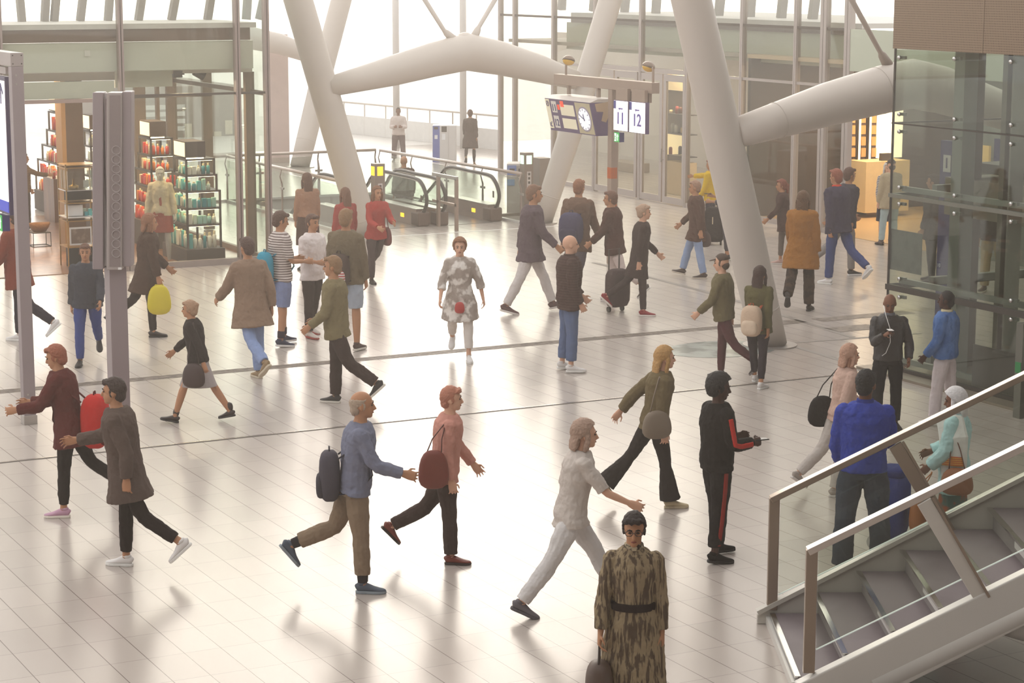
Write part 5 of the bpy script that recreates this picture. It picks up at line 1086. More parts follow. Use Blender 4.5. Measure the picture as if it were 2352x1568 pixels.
# ------------------------------------------------------------------ the crowd
def J(m_, t='jacket', **k): return dict(t=t, m=m_, **k)
def TR_(m_, **k): return dict(t='trousers', m=m_, **k)
WALK_L = dict(legL=(24, 4), legR=(-22, 24), armL=(-20, 6, 14, 4), armR=(22, 6, 24, 6), lean=4)      # left foot forward
WALK_R = dict(legR=(24, 4), legL=(-22, 24), armR=(-20, 6, 14, 4), armL=(22, 6, 24, 6), lean=4)
STAND = dict(legR=(3, 3), legL=(-3, 3))
STEP_R = dict(legR=(5, 3), legL=(-22, 34), armR=(-14, 6, 12, 4), armL=(20, 6, 26, 6), lean=5)        # right foot planted, left lifting
STEP_L = dict(legL=(5, 3), legR=(-22, 34), armL=(-14, 6, 12, 4), armR=(20, 6, 26, 6), lean=5)
D = lambda a, **k: {**a, **k}
BLK, CHAR, BRN, NVY, OLV, GRY = cloth('191616'), cloth('3a3533'), cloth('4b3429'), cloth('2a2c45'), cloth('6b6045'), cloth('8f8984')
JEAN, JEANL, JEAND = cloth('5c6c8f'), cloth('8fa0c0'), cloth('2b3246')
WSH = dict(m=mat('e6e0dc', .6), sole=mat('eeeae4', .6)); BSH = dict(m=mat('231b18', .5), sole=BLACK); BWS = dict(m=mat('2c2725', .6), sole=mat('e0d8cc', .6))
REDC = cloth('c4332a')
# --- foreground and right
P1 = person('man in black tracksuit with red stripes looking at his phone, standing left of the stairs', (1655, 1294), 860, 68, 'm', D(STAND, legR=(-4, 3, 5), legL=(10, 6, 5), armR=(8, 12, 82, 22), armL=(8, 10, 84, 26), head=(12, 8), grip=.8), 'R',
    top=J(cloth('1d1715'), hem=.86, puff=.03, stripe=(('red_stripe', REDC, 'R', .15, 1.8), ('red_stripe', REDC, 'L', .15, 1.8))), legs=TR_(cloth('1e1817'), fit=.018, len=1.85, stripe=(('red_stripe', cloth('8f2a22'), 'R'), ('red_stripe', cloth('8f2a22'), 'L'))), shoes=dict(m=cloth('15110f'), sole=mat('15110f')), hair=('afro', '191210'), sk='dark')
phone(P1, 'R', 'dark phone in the hand of the man in the black tracksuit')
P2 = person('man in bright blue jacket and dark jeans seen from behind, back of the stairs', (1930, 1316), 850, 8, 'm', D(STAND, legR=(0, 2, 7), legL=(0, 2, 6), armR=(20, 9, 70, 30), armL=(10, 10, 30, 20), head=(14, 10)), 'L',
    top=J(cloth('35459c'), hem=.90, puff=.035, sleeve=1.0), collar=cloth('2f3d8c'), legs=TR_(cloth('343a46', ('blotch', '3d4450', 5)), fit=.026, len=1.97), shoes=BSH, hair=('short', '1c1614'), sk='brown')
P3 = person('woman in white headscarf and pale blue wrap with bags, standing beyond the stair rails', (2172, 1262), 893, -66, 'f', D(STAND, armR=(10, 12, 60, 30), armL=(6, 14, 40, 20), head=(-6, 8)), 'R',
    top=J(cloth('b9dcdc'), 'jacket', hem=.66, puff=.045, sleeve=1.0, loose=.012), legs=dict(t='skirt', m=cloth('a85a35', ('blotch', '4c6f6a', 7)), hem=.10, flare=.03), shoes=dict(m=BRN, sole=BLACK), hair=('scarf', 'dad5d3'), sk='brown')
S = P3.S; mb = MB()
mb.tube([S['neck']+V3((0, .06, -.03)), S['neck']+V3((-.12, .03, -.05)), S['neck']+V3((-.20, -.03, -.22)), S['neck']+V3((-.21, -.04, -.45)), S['neck']+V3((-.19, -.04, -.72))], [(.10, .05), (.14, .06), (.15, .06), (.14, .04), (.12, .02)], 12, V3((0, 1, 0)))
sh_ = P3.put('shawl', mb, cloth('e8e6e0'))
mb = MB(); mb.tube([S['neck']+V3((-.225, -.03, -.40)), S['neck']+V3((-.235, -.03, -.50))], [(.12, .035), (.12, .035)], 10, V3((0, 1, 0))); P3.put('embroidered_band', mb, cloth('c8573a', ('h', 'e0b04a', 18)), sh_)
handbag(P3, 'brown leather shoulder bag on the hip of the woman in the white headscarf', V3((-.30, -.10, .98)), (.09, .17, .14), mat('9a5c34', .5, 0, .15, 8, .2), V3((-.19, 0, 1.40)), mat('6d3c24', .5))
handbag(P3, 'orange-tan carrier bag held low in front of the woman in the headscarf', V3((-.05, .34, .62)), (.13, .09, .21), mat('c07438', .55, 0, .12, 10), V3((-.02, .22, .85)))
tp = P3.w(V3((.02, .62, 0))); T = thing('shopping_trolley', 'blue wheeled shopping trolley bag beside the woman in the headscarf', 'trolley bag', (tp.x, tp.y, 0), P3.rz); k = P3.u; mb = MB(); softbox(mb, (0, 0, .42), (.17, .14, .33), 4.5); mb.build('bag_body', cloth('2c3a84'), T, local=True, smooth=True)
mb = MB(); softbox(mb, (.0, .0, .72), (.16, .13, .05), 4); mb.build('flap', cloth('25306f'), T, local=True, smooth=True)
mb = MB(); softbox(mb, (.17, 0, .32), (.03, .10, .15), 4); mb.build('side_pocket', cloth('25306f'), T, local=True, smooth=True)
mb = MB(); mb.tube([(-.12, .15, .12), (-.12, .16, .95), (-.10, .16, 1.0), (.10, .16, 1.0), (.12, .16, .95), (.12, .15, .12)], .013, 8); mb.build('handle', mat('23294f', .4), T, local=True, smooth=True)
for s in (-1, 1): mb = MB(); mb.cyl((s*.15, .12, .075), (s*.19, .12, .075), .075, 20); w_ = mb.build('wheel', mat('c9c4c0', .5), T, local=True); mb = MB(); mb.cyl((s*.19, .12, .075), (s*.195, .12, .075), .03, 12); mb.build('hub', NAVY, w_, local=True)
P4 = person('bald man in black leather jacket reading his phone beside the elevator corner', (2012, 990), 675, 176, 'm', D(STAND, legR=(4, 6, 4), legL=(-2, 3, 4), armR=(26, 10, 96, 34), armL=(-4, 20, 40, 30), head=(10, 20), grip=.7), 'R',
    top=J(mat('231c1b', .45, 0, .2, 12, .2, 30), hem=.90, puff=.03), collar=cloth('6c6d74'), legs=TR_(cloth('1c1a1c'), fit=.014), shoes=BSH, hair=None, sk='brown', under=cloth('59626c'))
mb = MB(); c4, S4 = P4.S['head'], P4.S
mb.tube([c4+V3((.085, .02, -.02)), c4+V3((.07, .10, -.14)), S4['neck']+V3((.03, .17, -.14)), S4['neck']+V3((.02, .18, -.32)), S4['neck']+V3((.07, .17, -.46)), S4['neck']+V3((.11, .14, -.50))], .0045, 6); P4.put('earphone_cable', mb, mat('ece8e4', .5), remesh=False)
phone(P4, 'R', 'pale phone held up by the bald man in the leather jacket', glow('d8d2cc', .3))
P5 = person('man in blue denim jacket with sheepskin collar in front of the elevator glass', (2182, 972), 668, -62, 'm', D(STAND, armR=(-6, 14, 34, 10), armL=(8, 10, 30, 10), legR=(-6, 4), legL=(8, 4)), 'R',
    top=J(cloth('46679c', ('blotch', '5878ab', 5)), hem=.88, puff=.045), collar=cloth('d8c9a0'), legs=TR_(cloth('d5c9c8'), fit=.02), shoes=WSH, hair=('crop', '1c1412'), sk='dark')
P6 = person('woman in belted beige and brown patterned coat walking towards the viewer at the bottom edge', (1408, 1722), 1178, 184, 'f', dict(legR=(8, 3), legL=(-12, 16), armR=(4, 12, 14, 6), armL=(-4, 8, 10, 4), head=(0, 6)), 'R',
    top=J(cloth('9c896c', ('streak', '5d4d3f', 48)), 'coat', hem=.42, puff=.016, flare=.05, loose=.006, belt=cloth('2b1f1b')), collar=cloth('b8a88c', ('blotch', '3c302a', 22)), legs=TR_(CHAR), shoes=BSH, hair=('bun', '2a1b16'), sk='tan')
handbag(P6, 'brown handbag carried by the woman in the patterned coat', P6.S['armR'][2]+P6.S['fdR']*.10+V3((0, .02, -.10)), (.10, .15, .13), mat('5a463a', .5, 0, .1, 8), P6.S['armR'][2]+P6.S['fdR']*.09, mat('3d2f27', .5))
mb = MB(); c = P6.S['head']; R_ = P6.S['hrot']
for s in (-1, 1): mb.tube([c+R_@V3((s*.034+.026*math.cos(a), .098, .002+.020*math.sin(a))) for a in [2*PI*j/14 for j in range(15)]], .0028, 5, caps=False); mb.bar(c+R_@V3((s*.06, .095, .004)), c+R_@V3((s*.078, .0, .006)), .004, .004)
mb.bar(c+R_@V3((-.008, .101, .004)), c+R_@V3((.008, .101, .004)), .004, .004); P6.put('glasses', mb, mat('3d2c26', .3), remesh=False)
P7 = person('bald man in dark quilted jacket and blue jeans with white sneakers, standing in the middle', (1322, 856), 540, 78, 'm', D(STAND, armR=(-2, 8, 30, 20), armL=(6, 8, 40, 20), legR=(2, 4), legL=(-2, 4)), 'R',
    top=J(cloth('4d3630', ('h', '3f2a26', 9)), hem=.80, puff=.045), collar=cloth('4a332e'), legs=TR_(JEAN, fit=.016, len=1.85), shoes=WSH, hair=None, sk='pale')
P8 = person('short-haired woman in checked open shirt and white trousers walking to the viewer', (1078, 832), 548, 180, 'f', dict(legL=(6, 3), legR=(-20, 34), armR=(14, 18, 16, 6), armL=(-10, 24, 10, 4), lean=3), 'L',
    top=J(cloth('a89a90', ('blotch', 'eae2da', 7)), 'cardigan', hem=.60, puff=.03, sleeve=.75, flare=.08), legs=TR_(cloth('e2d8d0'), fit=.010, len=1.75), shoes=WSH, hair=('tuft', '8a5a3a'), sk='pale', under=cloth('e8e0da'))
handbag(P8, 'small red pouch worn in front by the woman in the checked shirt', V3((.0, .19, .86)), (.07, .035, .08), mat('b8322c', .5))
# --- group left of the escalators
P9 = person('boy in striped tee and denim shorts wearing a teal backpack', (655, 797), 485, 58, 'm', D(STAND, legR=(-4, 3, 4), legL=(9, 5, 4), armR=(8, 8, 78, 14), armL=(8, 8, 78, 14), head=(6, 12)), 'R',
    top=J(cloth('7b6a66', ('h', 'd9cdc6', 9)), 'tee', hem=.84, puff=.022, sleeve=.45), legs=dict(t='shorts', m=cloth('7c87ab'), fit=.028, len=.98, socks=(('sock', cloth('2b2030'), 1.72, 1.95),)), shoes=dict(m=mat('2a2e48', .6), sole=mat('ece6e2', .6)), hair=('short', '54382a'), sk='tan')
backpack(P9, 'teal backpack on the back of the boy in the striped tee', cloth('2f8fa8'), cloth('2a7d94'), (.15, .085, .22))
P10 = person('man in white tee and dark trousers facing the boy with the teal backpack', (717, 778), 492, 128, 'm', D(STAND, legR=(6, 4, 5), legL=(-12, 6, 6), armR=(4, 8, 84, 14), armL=(6, 10, 70, 14)), 'R',
    top=J(cloth('e6dad6'), 'tee', hem=.82, puff=.026, sleeve=.5), legs=TR_(cloth('3a2c28'), fit=.012), shoes=dict(m=mat('cfc2b8', .6), sole=mat('a83a34', .6)), hair=('short', '5a3a2a'), sk='tan')
P11 = person('person in khaki jacket and shorts with a backpack, back to the viewer', (826, 804), 480, 20, 'm', D(STAND, legR=(0, 3, 5), legL=(-2, 4, 6)), 'R',
    top=J(cloth('6f604a'), hem=.82, puff=.035), legs=dict(t='shorts', m=cloth('a8b0bd'), fit=.03, len=.95), shoes=dict(m=mat('4d3630', .6), sole=mat('d8cfc4', .6)), hair=('short', '8d6a48'), sk='tan')
backpack(P11, 'dark backpack with red and white patch on the person in khaki', cloth('4a3a33'), cloth('3d302b'), (.14, .08, .21), panel=cloth('b54a44', ('h', 'e0d6d2', 9)))
P12 = person('long-haired woman in red top walking past behind the group', (856, 652), 428, 150, 'f', D(STEP_R, armR=(20, 10, 50, 20), armL=(24, 12, 60, 20)), 'R',
    top=J(cloth('a8382f'), hem=.80, puff=.022), legs=TR_(cloth('4a3a38'), fit=.010), shoes=BSH, hair=('long', '7d5236'), sk='tan')
handbag(P12, 'maroon bag hanging at the side of the woman in the red top', V3((-.24, -.06, .98)), (.06, .15, .17), mat('6d2a2a', .5), V3((-.15, 0, 1.42)))
P13 = person('brown-haired woman in red jacket half hidden behind the khaki person', (806, 648), 432, -30, 'f', STAND, 'R', top=J(cloth('9c4038'), hem=.8, puff=.02), legs=TR_(CHAR), shoes=BSH, hair=('long', '6d4630'), sk='tan')
P14 = person('woman with long brown hair and dark skirt behind the boy with the teal backpack', (722, 618), 398, -20, 'f', STAND, 'R', top=J(cloth('9c745c'), hem=.95, puff=.02), legs=dict(t='skirt', m=cloth('4d352c'), hem=.45), shoes=BSH, hair=('long', '5a3826'), sk='tan')
# --- left side
P15 = person('man in beige coat and light jeans walking left of the group', (590, 866), 545, -38, 'm', D(STEP_R, armR=(-24, 12, 30, 6), armL=(24, 12, 30, 6)), 'R', top=J(cloth('8d7360'), 'coat', hem=.66, puff=.04, flare=.1), legs=TR_(cloth('8a9cc4'), fit=.014), shoes=dict(m=mat('9a7f5c', .5), sole=mat('cfc0a8', .6)), hair=('short', '50352a'), sk='tan', under=cloth('4d3a44'))
P16 = person('person in long dark brown coat with a yellow bag walking before the shop window', (362, 774), 492, 72, 'f', D(STEP_R, armR=(6, 14, 6, 4)), 'R', top=J(cloth('493427'), 'coat', hem=.62, puff=.04, flare=.06), legs=TR_(cloth('2b1f1c'), fit=.008), shoes=dict(m=mat('2a1d18', .5), sole=BLACK, boot=.06), hair=('bob', '8a5a3c'), sk='tan')
handbag(P16, 'bright yellow carrier bag hanging from the hand of the person in the brown coat', P16.S['armR'][2]+V3((.03, .0, -.10)), (.06, .17, .21), mat('d9c41f', .5, 0, .08, 8), P16.S['armR'][2]+P16.S['fdR']*.09)
P17 = person('woman in black jacket and grey skirt striding left with a dark bag', (520, 966), 690, -80, 'f', D(WALK_R, legL=(24, 6), legR=(-24, 10), armR=(30, 10, 20, 4), armL=(-30, 8, 14, 4), lean=8, footR=12), 'R', top=J(cloth('2b211f'), hem=.88, puff=.022), legs=dict(t='skirt', m=cloth('a59a98'), hem=.55), shoes=dict(m=mat('2a1d18', .4), sole=BLACK, boot=.10), hair=('bun', 'a88468'), sk='tan')
handbag(P17, 'dark brown shoulder bag of the woman in the grey skirt', V3((-.25, -.02, .86)), (.07, .16, .17), mat('3b2420', .5), V3((-.16, 0, 1.40)))
P18 = person('person in maroon clothes and pink sneakers under a big red backpack', (133, 1188), 792, -84, 'f', D(STEP_L, armL=(30, 8, 50, 6), armR=(24, 8, 60, 6), lean=10, head=(0, 14)), 'L', top=J(cloth('5a2420'), hem=.72, puff=.035, flare=.05), legs=TR_(cloth('221816'), fit=.006, len=1.88), shoes=dict(m=mat('c89ab0', .6), sole=mat('ece2d4', .6)), hair=('short', '9a5a40'), sk='tan')
backpack(P18, 'big red hiking backpack on the person with pink sneakers', cloth('c02a26'), cloth('5a1f1c'), (.17, .13, .27), .02)
P19 = person('person in grey-brown coat, black trousers and white sneakers passing the speaker post', (276, 1298), 868, -86, 'm', D(STEP_R, armR=(40, 8, 40, 4), armL=(-24, 8, 24, 4), lean=7), 'R', top=J(cloth('5a4a42'), 'coat', hem=.66, puff=.035, flare=.05), legs=TR_(cloth('241815'), fit=.008, len=1.87), shoes=WSH, hair=('short', '3a2820'), sk='tan')
P40 = person('person in rusty red jacket walking at the left picture edge behind the sign', (36, 782), 478, -82, 'm', D(STEP_R), 'R', top=J(cloth('7d3826'), hem=.72, puff=.04), legs=TR_(cloth('2b2430'), fit=.010), shoes=WSH, hair=('short', '4a3024'), sk='tan')
P41 = person('person in dark jacket and blue jeans walking between the two grey posts', (182, 842), 560, 172, 'm', D(STEP_R), 'R', top=J(cloth('42434a'), hem=.84, puff=.03), legs=TR_(cloth('3a4a86'), fit=.010), shoes=BSH, hair=('short', '6d4a38'), sk='tan')
PS = person('shopper in brown checked shirt reaching for a shelf inside the left shop', (72, 526), 352, 62, 'm', D(STAND, armR=(62, 8, 22, 6), armL=(10, 8, 20, 6)), 'R', top=J(cloth('6d5238', ('check', '8f7350', 6)), hem=.84, puff=.025), legs=TR_(cloth('3a2a22')), shoes=BSH, hair=('long', '3d261a'), sk='tan', z=.012)
# --- centre front
P20 = person('walker in grey-blue shirt and beige trousers with grey running shoes, centre left', (850, 1362), 898, 84, 'm', D(STEP_R, legL=(-24, 44), armR=(24, 8, 50, 6), armL=(-20, 8, 20, 4), lean=5), 'R', top=J(cloth('7b7d90'), hem=.86, puff=.024), legs=TR_(cloth('8a7560'), fit=.016, len=1.80, socks=(('sock', cloth('2b2426'), 1.72, 1.97),)), shoes=dict(m=mat('4d5664', .6), sole=mat('8d959c', .6)), hair=('ring', 'b09a86'), sk='tan')
backpack(P20, 'dark grey backpack on the walker in beige trousers', cloth('4d4850'), cloth('3f3b42'), (.14, .09, .22))
P21 = person('walker in pale red shirt and dark trousers with polished brown shoes', (1050, 1296), 888, 86, 'm', D(STEP_R, legL=(-22, 40), armR=(-6, 8, 16, 4), armL=(18, 8, 20, 4), lean=5), 'R', top=J(cloth('c98d7e'), hem=.82, puff=.024), legs=TR_(cloth('40302b'), fit=.016), shoes=dict(m=mat('7a2f1d', .25), sole=mat('2a1712', .5)), hair=('short', 'b5745c'), sk='pale')
handbag(P21, 'rust brown shoulder bag on the walker with brown shoes', V3((.30, -.12, 1.18)), (.06, .15, .19), mat('7a3020', .5, 0, .15, 6), V3((.18, 0, 1.43)), mat('5a2418', .5))
P22 = person('pale-clothed walker with grey shoes leaning forward in mid stride, bottom centre', (1212, 1420), 965, 80, 'f', D(WALK_R, legL=(34, 8), legR=(-26, 12), footR=24, armR=(34, 10, 30, 6), armL=(-20, 10, 20, 4), lean=10), 'R', top=J(cloth('cbbfb6'), hem=.84, puff=.022, sleeve=.5), legs=TR_(cloth('d8d2cf'), fit=.014), shoes=dict(m=mat('6b6468', .6), sole=mat('5a5458', .6)), hair=('bob', 'a88a78'), sk='pale')
P23 = person('blonde woman in olive jacket and black flared trousers striding right', (1552, 1166), 796, 76, 'f', D(WALK_R, legR=(12, 4), legL=(-30, 14), footL=34, armR=(-10, 8, 14, 4), armL=(-48, 14, 10, 2), lean=9), 'R', top=J(cloth('6b5c40'), hem=.84, puff=.03, loose=.006), legs=TR_(cloth('2b2320'), fit=.008, flare=.075, len=1.98), shoes=dict(m=mat('c9b590', .6), sole=mat('cbb898', .6)), hair=('long', 'b58a52'), sk='pale')
handbag(P23, 'grey-brown slung bag at the hip of the blonde woman', V3((.24, -.05, 1.08)), (.07, .16, .15), mat('7d6d5c', .6), V3((.15, 0, 1.42)))
P24 = person('walker in olive jacket and dark trousers with black white-soled sneakers, in front of the group', (760, 924), 588, -80, 'm', D(STEP_R, armR=(14, 8, 40, 6), armL=(10, 8, 40, 6), lean=2), 'R', top=J(cloth('7d7050'), hem=.80, puff=.028), legs=TR_(cloth('3a2a26'), fit=.016), shoes=BWS, hair=('short', '8d6a48'), sk='tan')
# --- cluster near the gantry
P25 = person('walker in blue-brown jacket and pale grey trousers at the left of the gantry crowd', (1172, 722), 425, 82, 'm', D(WALK_L, legL=(26, 6), legR=(-20, 8), footR=14), 'R', top=J(cloth('5a4a50'), hem=.74, puff=.035), legs=TR_(cloth('cfc6c2'), fit=.012), shoes=dict(m=mat('5a3b3a', .6), sole=mat('e0d6ce', .6)), hair=('short', '7d5a44'), sk='tan')
P26 = person('walker with navy backpack and brown coat below the right leaning column', (1312, 682), 412, 24, 'm', D(STEP_L), 'L', top=J(cloth('6b5040'), hem=.70, puff=.035), legs=TR_(cloth('5a5058')), shoes=dict(m=mat('8f3a34', .6), sole=mat('e0d6ce', .6)), hair=('short', '8d5a3c'), sk='tan')
backpack(P26, 'navy backpack in the gantry crowd under the leaning column', cloth('43405c'), cloth('38354d'), (.18, .11, .24), .11)
P27 = person('person in dark brown jacket and pale pink trousers by the gantry post', (1398, 692), 438, -74, 'f', D(STEP_R), 'R', top=J(cloth('4d2f26'), hem=.76, puff=.035), legs=TR_(cloth('d9c6bf'), fit=.006, len=1.75), shoes=dict(m=mat('5d5650', .6), sole=mat('ece6e2', .6)), hair=('short', '6d4a38'), sk='tan')
q = gnd(1418, 716); T = thing('rolling_suitcase', 'dark rolling suitcase beside the person in pink trousers', 'suitcase', q, -YAW+.6); mb = MB(); softbox(mb, (0, 0, .38), (.19, .12, .30), 5); mb.build('shell', cloth('4a3a38'), T, local=True, smooth=True); mb = MB(); mb.tube([(-.1, .1, .6), (-.1, .1, .98), (.1, .1, .98), (.1, .1, .6)], .012, 8); mb.build('handle', DARK, T, local=True)
for s in (-1, 1): mb = MB(); mb.cyl((s*.13-.015, .05, .045), (s*.13+.015, .05, .045), .045, 14); mb.build('wheel', BLACK, T, local=True)
P28 = person('person in long black coat with red canvas shoes right of the gantry post', (1486, 726), 470, 84, 'm', D(STEP_R), 'R', top=J(cloth('3a2a26'), 'coat', hem=.60, puff=.02), legs=TR_(cloth('3d2f2c'), fit=.006), shoes=dict(m=mat('8f1f28', .6), sole=mat('ece2da', .6)), hair=('bun', 'b09078'), sk='pale')
P29 = person('person in brown jacket and light jeans walking left of the large column', (1608, 640), 415, -76, 'm', D(WALK_L, legL=(-8, 4), legR=(24, 10), footL=0), 'L', top=J(cloth('553a2f'), hem=.68, puff=.03), legs=TR_(JEANL, fit=.014), shoes=dict(m=mat('3d2a22', .5), sole=mat('cfc0b0', .6)), hair=('short', 'a07a62'), sk='tan')
handbag(P29, 'dark bag dangling behind the person in light jeans', V3((.22, -.10, .80)), (.06, .12, .14), mat('4d3530', .6), V3((.18, -.02, 1.0)))
P30 = person('person in yellow jacket reaching out an arm behind the large column', (1628, 538), 366, -62, 'm', D(STAND, armR=(78, 10, 6, 0), armL=(10, 8, 20, 6)), 'R', top=J(cloth('d8b01c'), hem=.80, puff=.035), legs=TR_(cloth('3a3440')), shoes=dict(m=mat('a85a52', .6), sole=mat('e0d0c8', .6)), hair=('short', '8d4f34'), sk='tan')
P31 = person('woman in floral blouse and dark jeans looking at her phone beside the large column', (1662, 594), 388, -70, 'f', D(STAND, armR=(14, 8, 92, 16), armL=(10, 8, 80, 20), head=(0, 16), grip=.7), 'R', top=J(cloth('4a4650', ('blotch', 'd8d0cc', 16)), 'tee', hem=.80, puff=.02, sleeve=.8), legs=TR_(cloth('3f3a40'), fit=.004, len=1.78), shoes=BWS, hair=('bob', '4a3024'), sk='tan')
phone(P31, 'R', 'dark phone held by the woman in the floral blouse')
q = gnd(1640, 562); T = thing('suitcase', 'upright black suitcase standing beside the large column', 'suitcase', q, -YAW-.25); mb = MB(); softbox(mb, (0, 0, .40), (.19, .13, .34), 6); mb.build('shell', cloth('2b2322'), T, local=True, smooth=True); mb = MB(); softbox(mb, (0, -.13, .33), (.15, .025, .20), 6); mb.build('front_pocket', cloth('332a28'), T, local=True, smooth=True)
mb = MB(); mb.tube([(-.06, 0, .73), (-.05, 0, .78), (.05, 0, .78), (.06, 0, .73)], .012, 8); mb.build('handle', BLACK, T, local=True); mb = MB(); mb.box(-.02, .0, -.165, -.158, .42, .56); mb.build('luggage_tag', mat('cdbb9c', .6), T, local=True)
for s in (-1, 1): mb = MB(); mb.cyl((s*.13-.015, .02, .04), (s*.13+.015, .02, .04), .04, 12); mb.build('wheel', BLACK, T, local=True)
P32 = person('slim person in dark brown coat walking right of the large column', (1785, 606), 412, -84, 'f', D(STEP_R), 'R', top=J(cloth('48302a'), hem=.70, puff=.022), legs=TR_(cloth('6d6058'), fit=.004, len=1.78), shoes=dict(m=mat('c49c90', .6), sole=mat('e0d4cc', .6)), hair=('tail', '7d3f2c'), sk='tan')
P33 = person('person in orange-brown parka and mottled trousers seen from behind', (1860, 712), 440, 14, 'f', D(STEP_R, armR=(-10, 10, 12, 6)), 'R', top=J(cloth('9c6626'), hem=.62, puff=.05, flare=.05), legs=TR_(cloth('4a382c', ('blotch', '2b2019', 9)), fit=.02), shoes=dict(m=mat('2b1d18', .5), sole=BLACK, boot=.04), hair=('long', '5a3a1c'), sk='tan')
P34 = person('person in navy jacket with a red stripe behind the orange-brown parka', (1895, 652), 388, -40, 'm', D(STEP_L), 'L', top=J(cloth('3a3448'), hem=.78, puff=.05), collar=cloth('e0472f'), legs=TR_(cloth('3d4a78')), shoes=WSH, hair=('short', '8d4a34'), sk='tan')
P34b = person('person in dark jacket with black-and-white sneakers right of the orange-brown parka', (1962, 632), 385, 60, 'm', D(STEP_R), 'R', top=J(cloth('35303c'), hem=.78, puff=.04), legs=TR_(cloth('8d8580'), fit=.010), shoes=dict(m=mat('3a3634', .6), sole=mat('ece6e2', .6)), hair=('short', '5a3a2c'), sk='tan')
P35 = person('white-haired woman in navy striped top and navy skirt by the bright shop', (2022, 556), 374, 176, 'f', STAND, 'R', top=J(cloth('2f3148', ('h', 'e0d8d0', 10)), hem=.84, puff=.03), legs=dict(t='skirt', m=cloth('26263a'), hem=.45), shoes=dict(m=mat('4d5064', .6), sole=BLACK), hair=('bob', 'd8d0c8'), sk='pale')
P36 = person('elderly person in beige jacket and pale trousers beside the white-haired woman', (2050, 562), 366, -20, 'm', D(STAND, legL=(8, 4)), 'R', top=J(cloth('b5a486'), hem=.76, puff=.035), legs=TR_(cloth('a8b8b8'), fit=.012), shoes=dict(m=mat('5a4a42', .6), sole=BLACK), hair=('cap', '3a2a22'), sk='pale')
# --- right of centre
P37 = person('man in olive jacket walking left in front of the large column', (1646, 866), 584, -72, 'm', D(STEP_R, lean=3, head=(0, 4)), 'R', top=J(cloth('6d6244'), hem=.84, puff=.032), legs=TR_(cloth('5a3436'), fit=.006), shoes=dict(m=mat('332826', .5), sole=mat('7d7470', .6)), hair=('cap', '4a3628'), sk='pale')
P38 = person('woman with long dark hair carrying a cream backpack at the column foot', (1752, 892), 612, 28, 'f', D(WALK_R, legR=(-8, 3), legL=(20, 6), footR=0), 'R', top=J(cloth('5f5836'), hem=.80, puff=.026), legs=TR_(cloth('332a30'), fit=.004, len=1.85), shoes=WSH, hair=('long', '3d241a'), sk='tan')
backpack(P38, 'cream backpack with orange trim on the woman with long dark hair', cloth('d0b59c'), cloth('b5583a'), (.15, .10, .22), .05, panel=cloth('dcc4ac'))
P39 = person('pale walker with a black shoulder bag behind the man in the blue jacket', (1928, 1140), 792, 74, 'f', D(WALK_R, legR=(-6, 4), footR=0, lean=7), 'R', top=J(cloth('c9a898'), hem=.84, puff=.022), legs=TR_(cloth('c2b8b0'), fit=.012), shoes=dict(m=mat('a89c92', .6), sole=mat('d8d0c8', .6)), hair=('bob', 'b98f78'), sk='pale')
handbag(P39, 'black shoulder bag of the pale walker', V3((-.22, -.14, 1.10)), (.08, .17, .18), cloth('1f1a1a'), V3((-.14, 0, 1.42)))
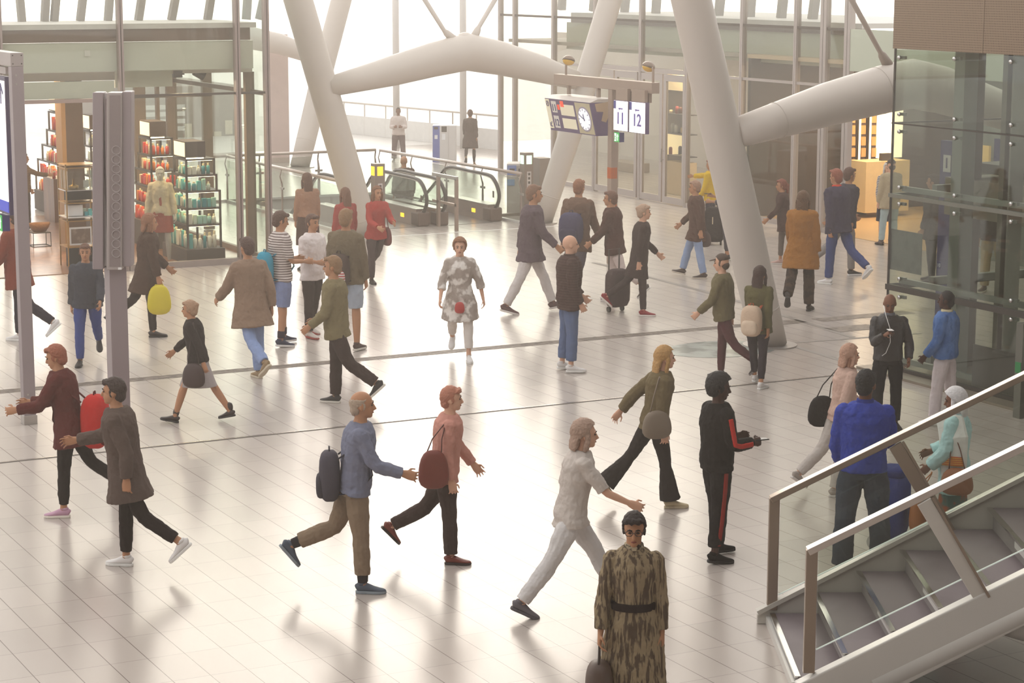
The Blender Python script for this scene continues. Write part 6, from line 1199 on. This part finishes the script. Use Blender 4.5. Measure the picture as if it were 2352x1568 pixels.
# --- far away and behind glass
P42 = person('man in pale sweater and grey trousers standing far out on the plaza', (904, 372), 247, 180, 'm', D(STAND, armR=(12, 12, 84, 32), armL=(12, 12, 84, 32), legR=(2, 3, 6), legL=(2, 3, 6)), 'R', top=J(cloth('d8cac2'), 'sweater', hem=.86, puff=.04), legs=TR_(cloth('6d5a58'), fit=.026), shoes=dict(m=mat('8d827c', .6), sole=WHITE), hair=('crop', '33221c'), sk='brown')
P43 = person('person in long dark coat walking far out on the plaza', (1090, 380), 252, 0, 'f', D(STEP_R, lean=0), 'R', top=J(cloth('54443e'), 'coat', hem=.55, puff=.03, flare=.04), legs=TR_(cloth('3a2c28'), fit=.0), shoes=dict(m=mat('8d6d4c', .6), sole=BLACK), hair=('bun', '5a3a2a'), sk='tan')
_best = min((abs(prj(Vector((13.65, y_, 1.70 - (.21*(int((y_-23.3)/.38)+1)-.1))))[1]-366), y_) for y_ in [23.3+.05*i for i in range(60)]); _y = _best[1]; _z = -(.21*(int((_y-23.3)/.38)+1)-.1); _f = prj(Vector((13.65, _y, _z)))
P44 = person('bald man in dark jacket riding down the escalator', _f, prj(Vector((13.65, _y, _z+1.72)))[1], -18, 'm', STAND, 'R', top=J(cloth('47322a'), hem=.84, puff=.04), legs=TR_(cloth('55473f')), shoes=BSH, hair=None, sk='tan', z=_z)
P45 = person('person in dark top and khaki trousers seen through the elevator glass', (2256, 672), 425, -150, 'm', STAND, 'R', top=J(cloth('2d2724'), hem=.84, puff=.03), legs=TR_(cloth('a08a5a'), fit=.02), shoes=dict(m=mat('3a3632', .6), sole=mat('d8d0c0', .6)), hair=('short', '3d2a20'), sk='tan')
P46 = person('person in dark blue-grey clothes behind the grey-green poster in the elevator glass', (2132, 645), 400, -60, 'm', STAND, 'R', top=J(cloth('4a4440'), hem=.70, puff=.03), legs=TR_(cloth('36383c'), fit=.008), shoes=BSH, hair=('short', '4a3428'), sk='tan')
# ------------------------------------------------------------------ haze volume added in place of the lens flare glow
m = bpy.data.materials.new('haze'); m.use_nodes = True; t = m.node_tree; t.nodes.clear()
o_ = N(t, 'ShaderNodeOutputMaterial'); vsn = N(t, 'ShaderNodeVolumeScatter'); vsn.inputs['Density'].default_value = HAZE; vsn.inputs['Anisotropy'].default_value = .72
vsn.inputs['Color'].default_value = (1, .90, .81, 1); t.links.new(vsn.outputs[0], o_.inputs['Volume'])
mb = MB(); mb.box(-39, 69, -17, 139, -6, 14); hz = mb.build('haze', m, origin=(10, 40, 0)); hz['kind'] = 'stuff'
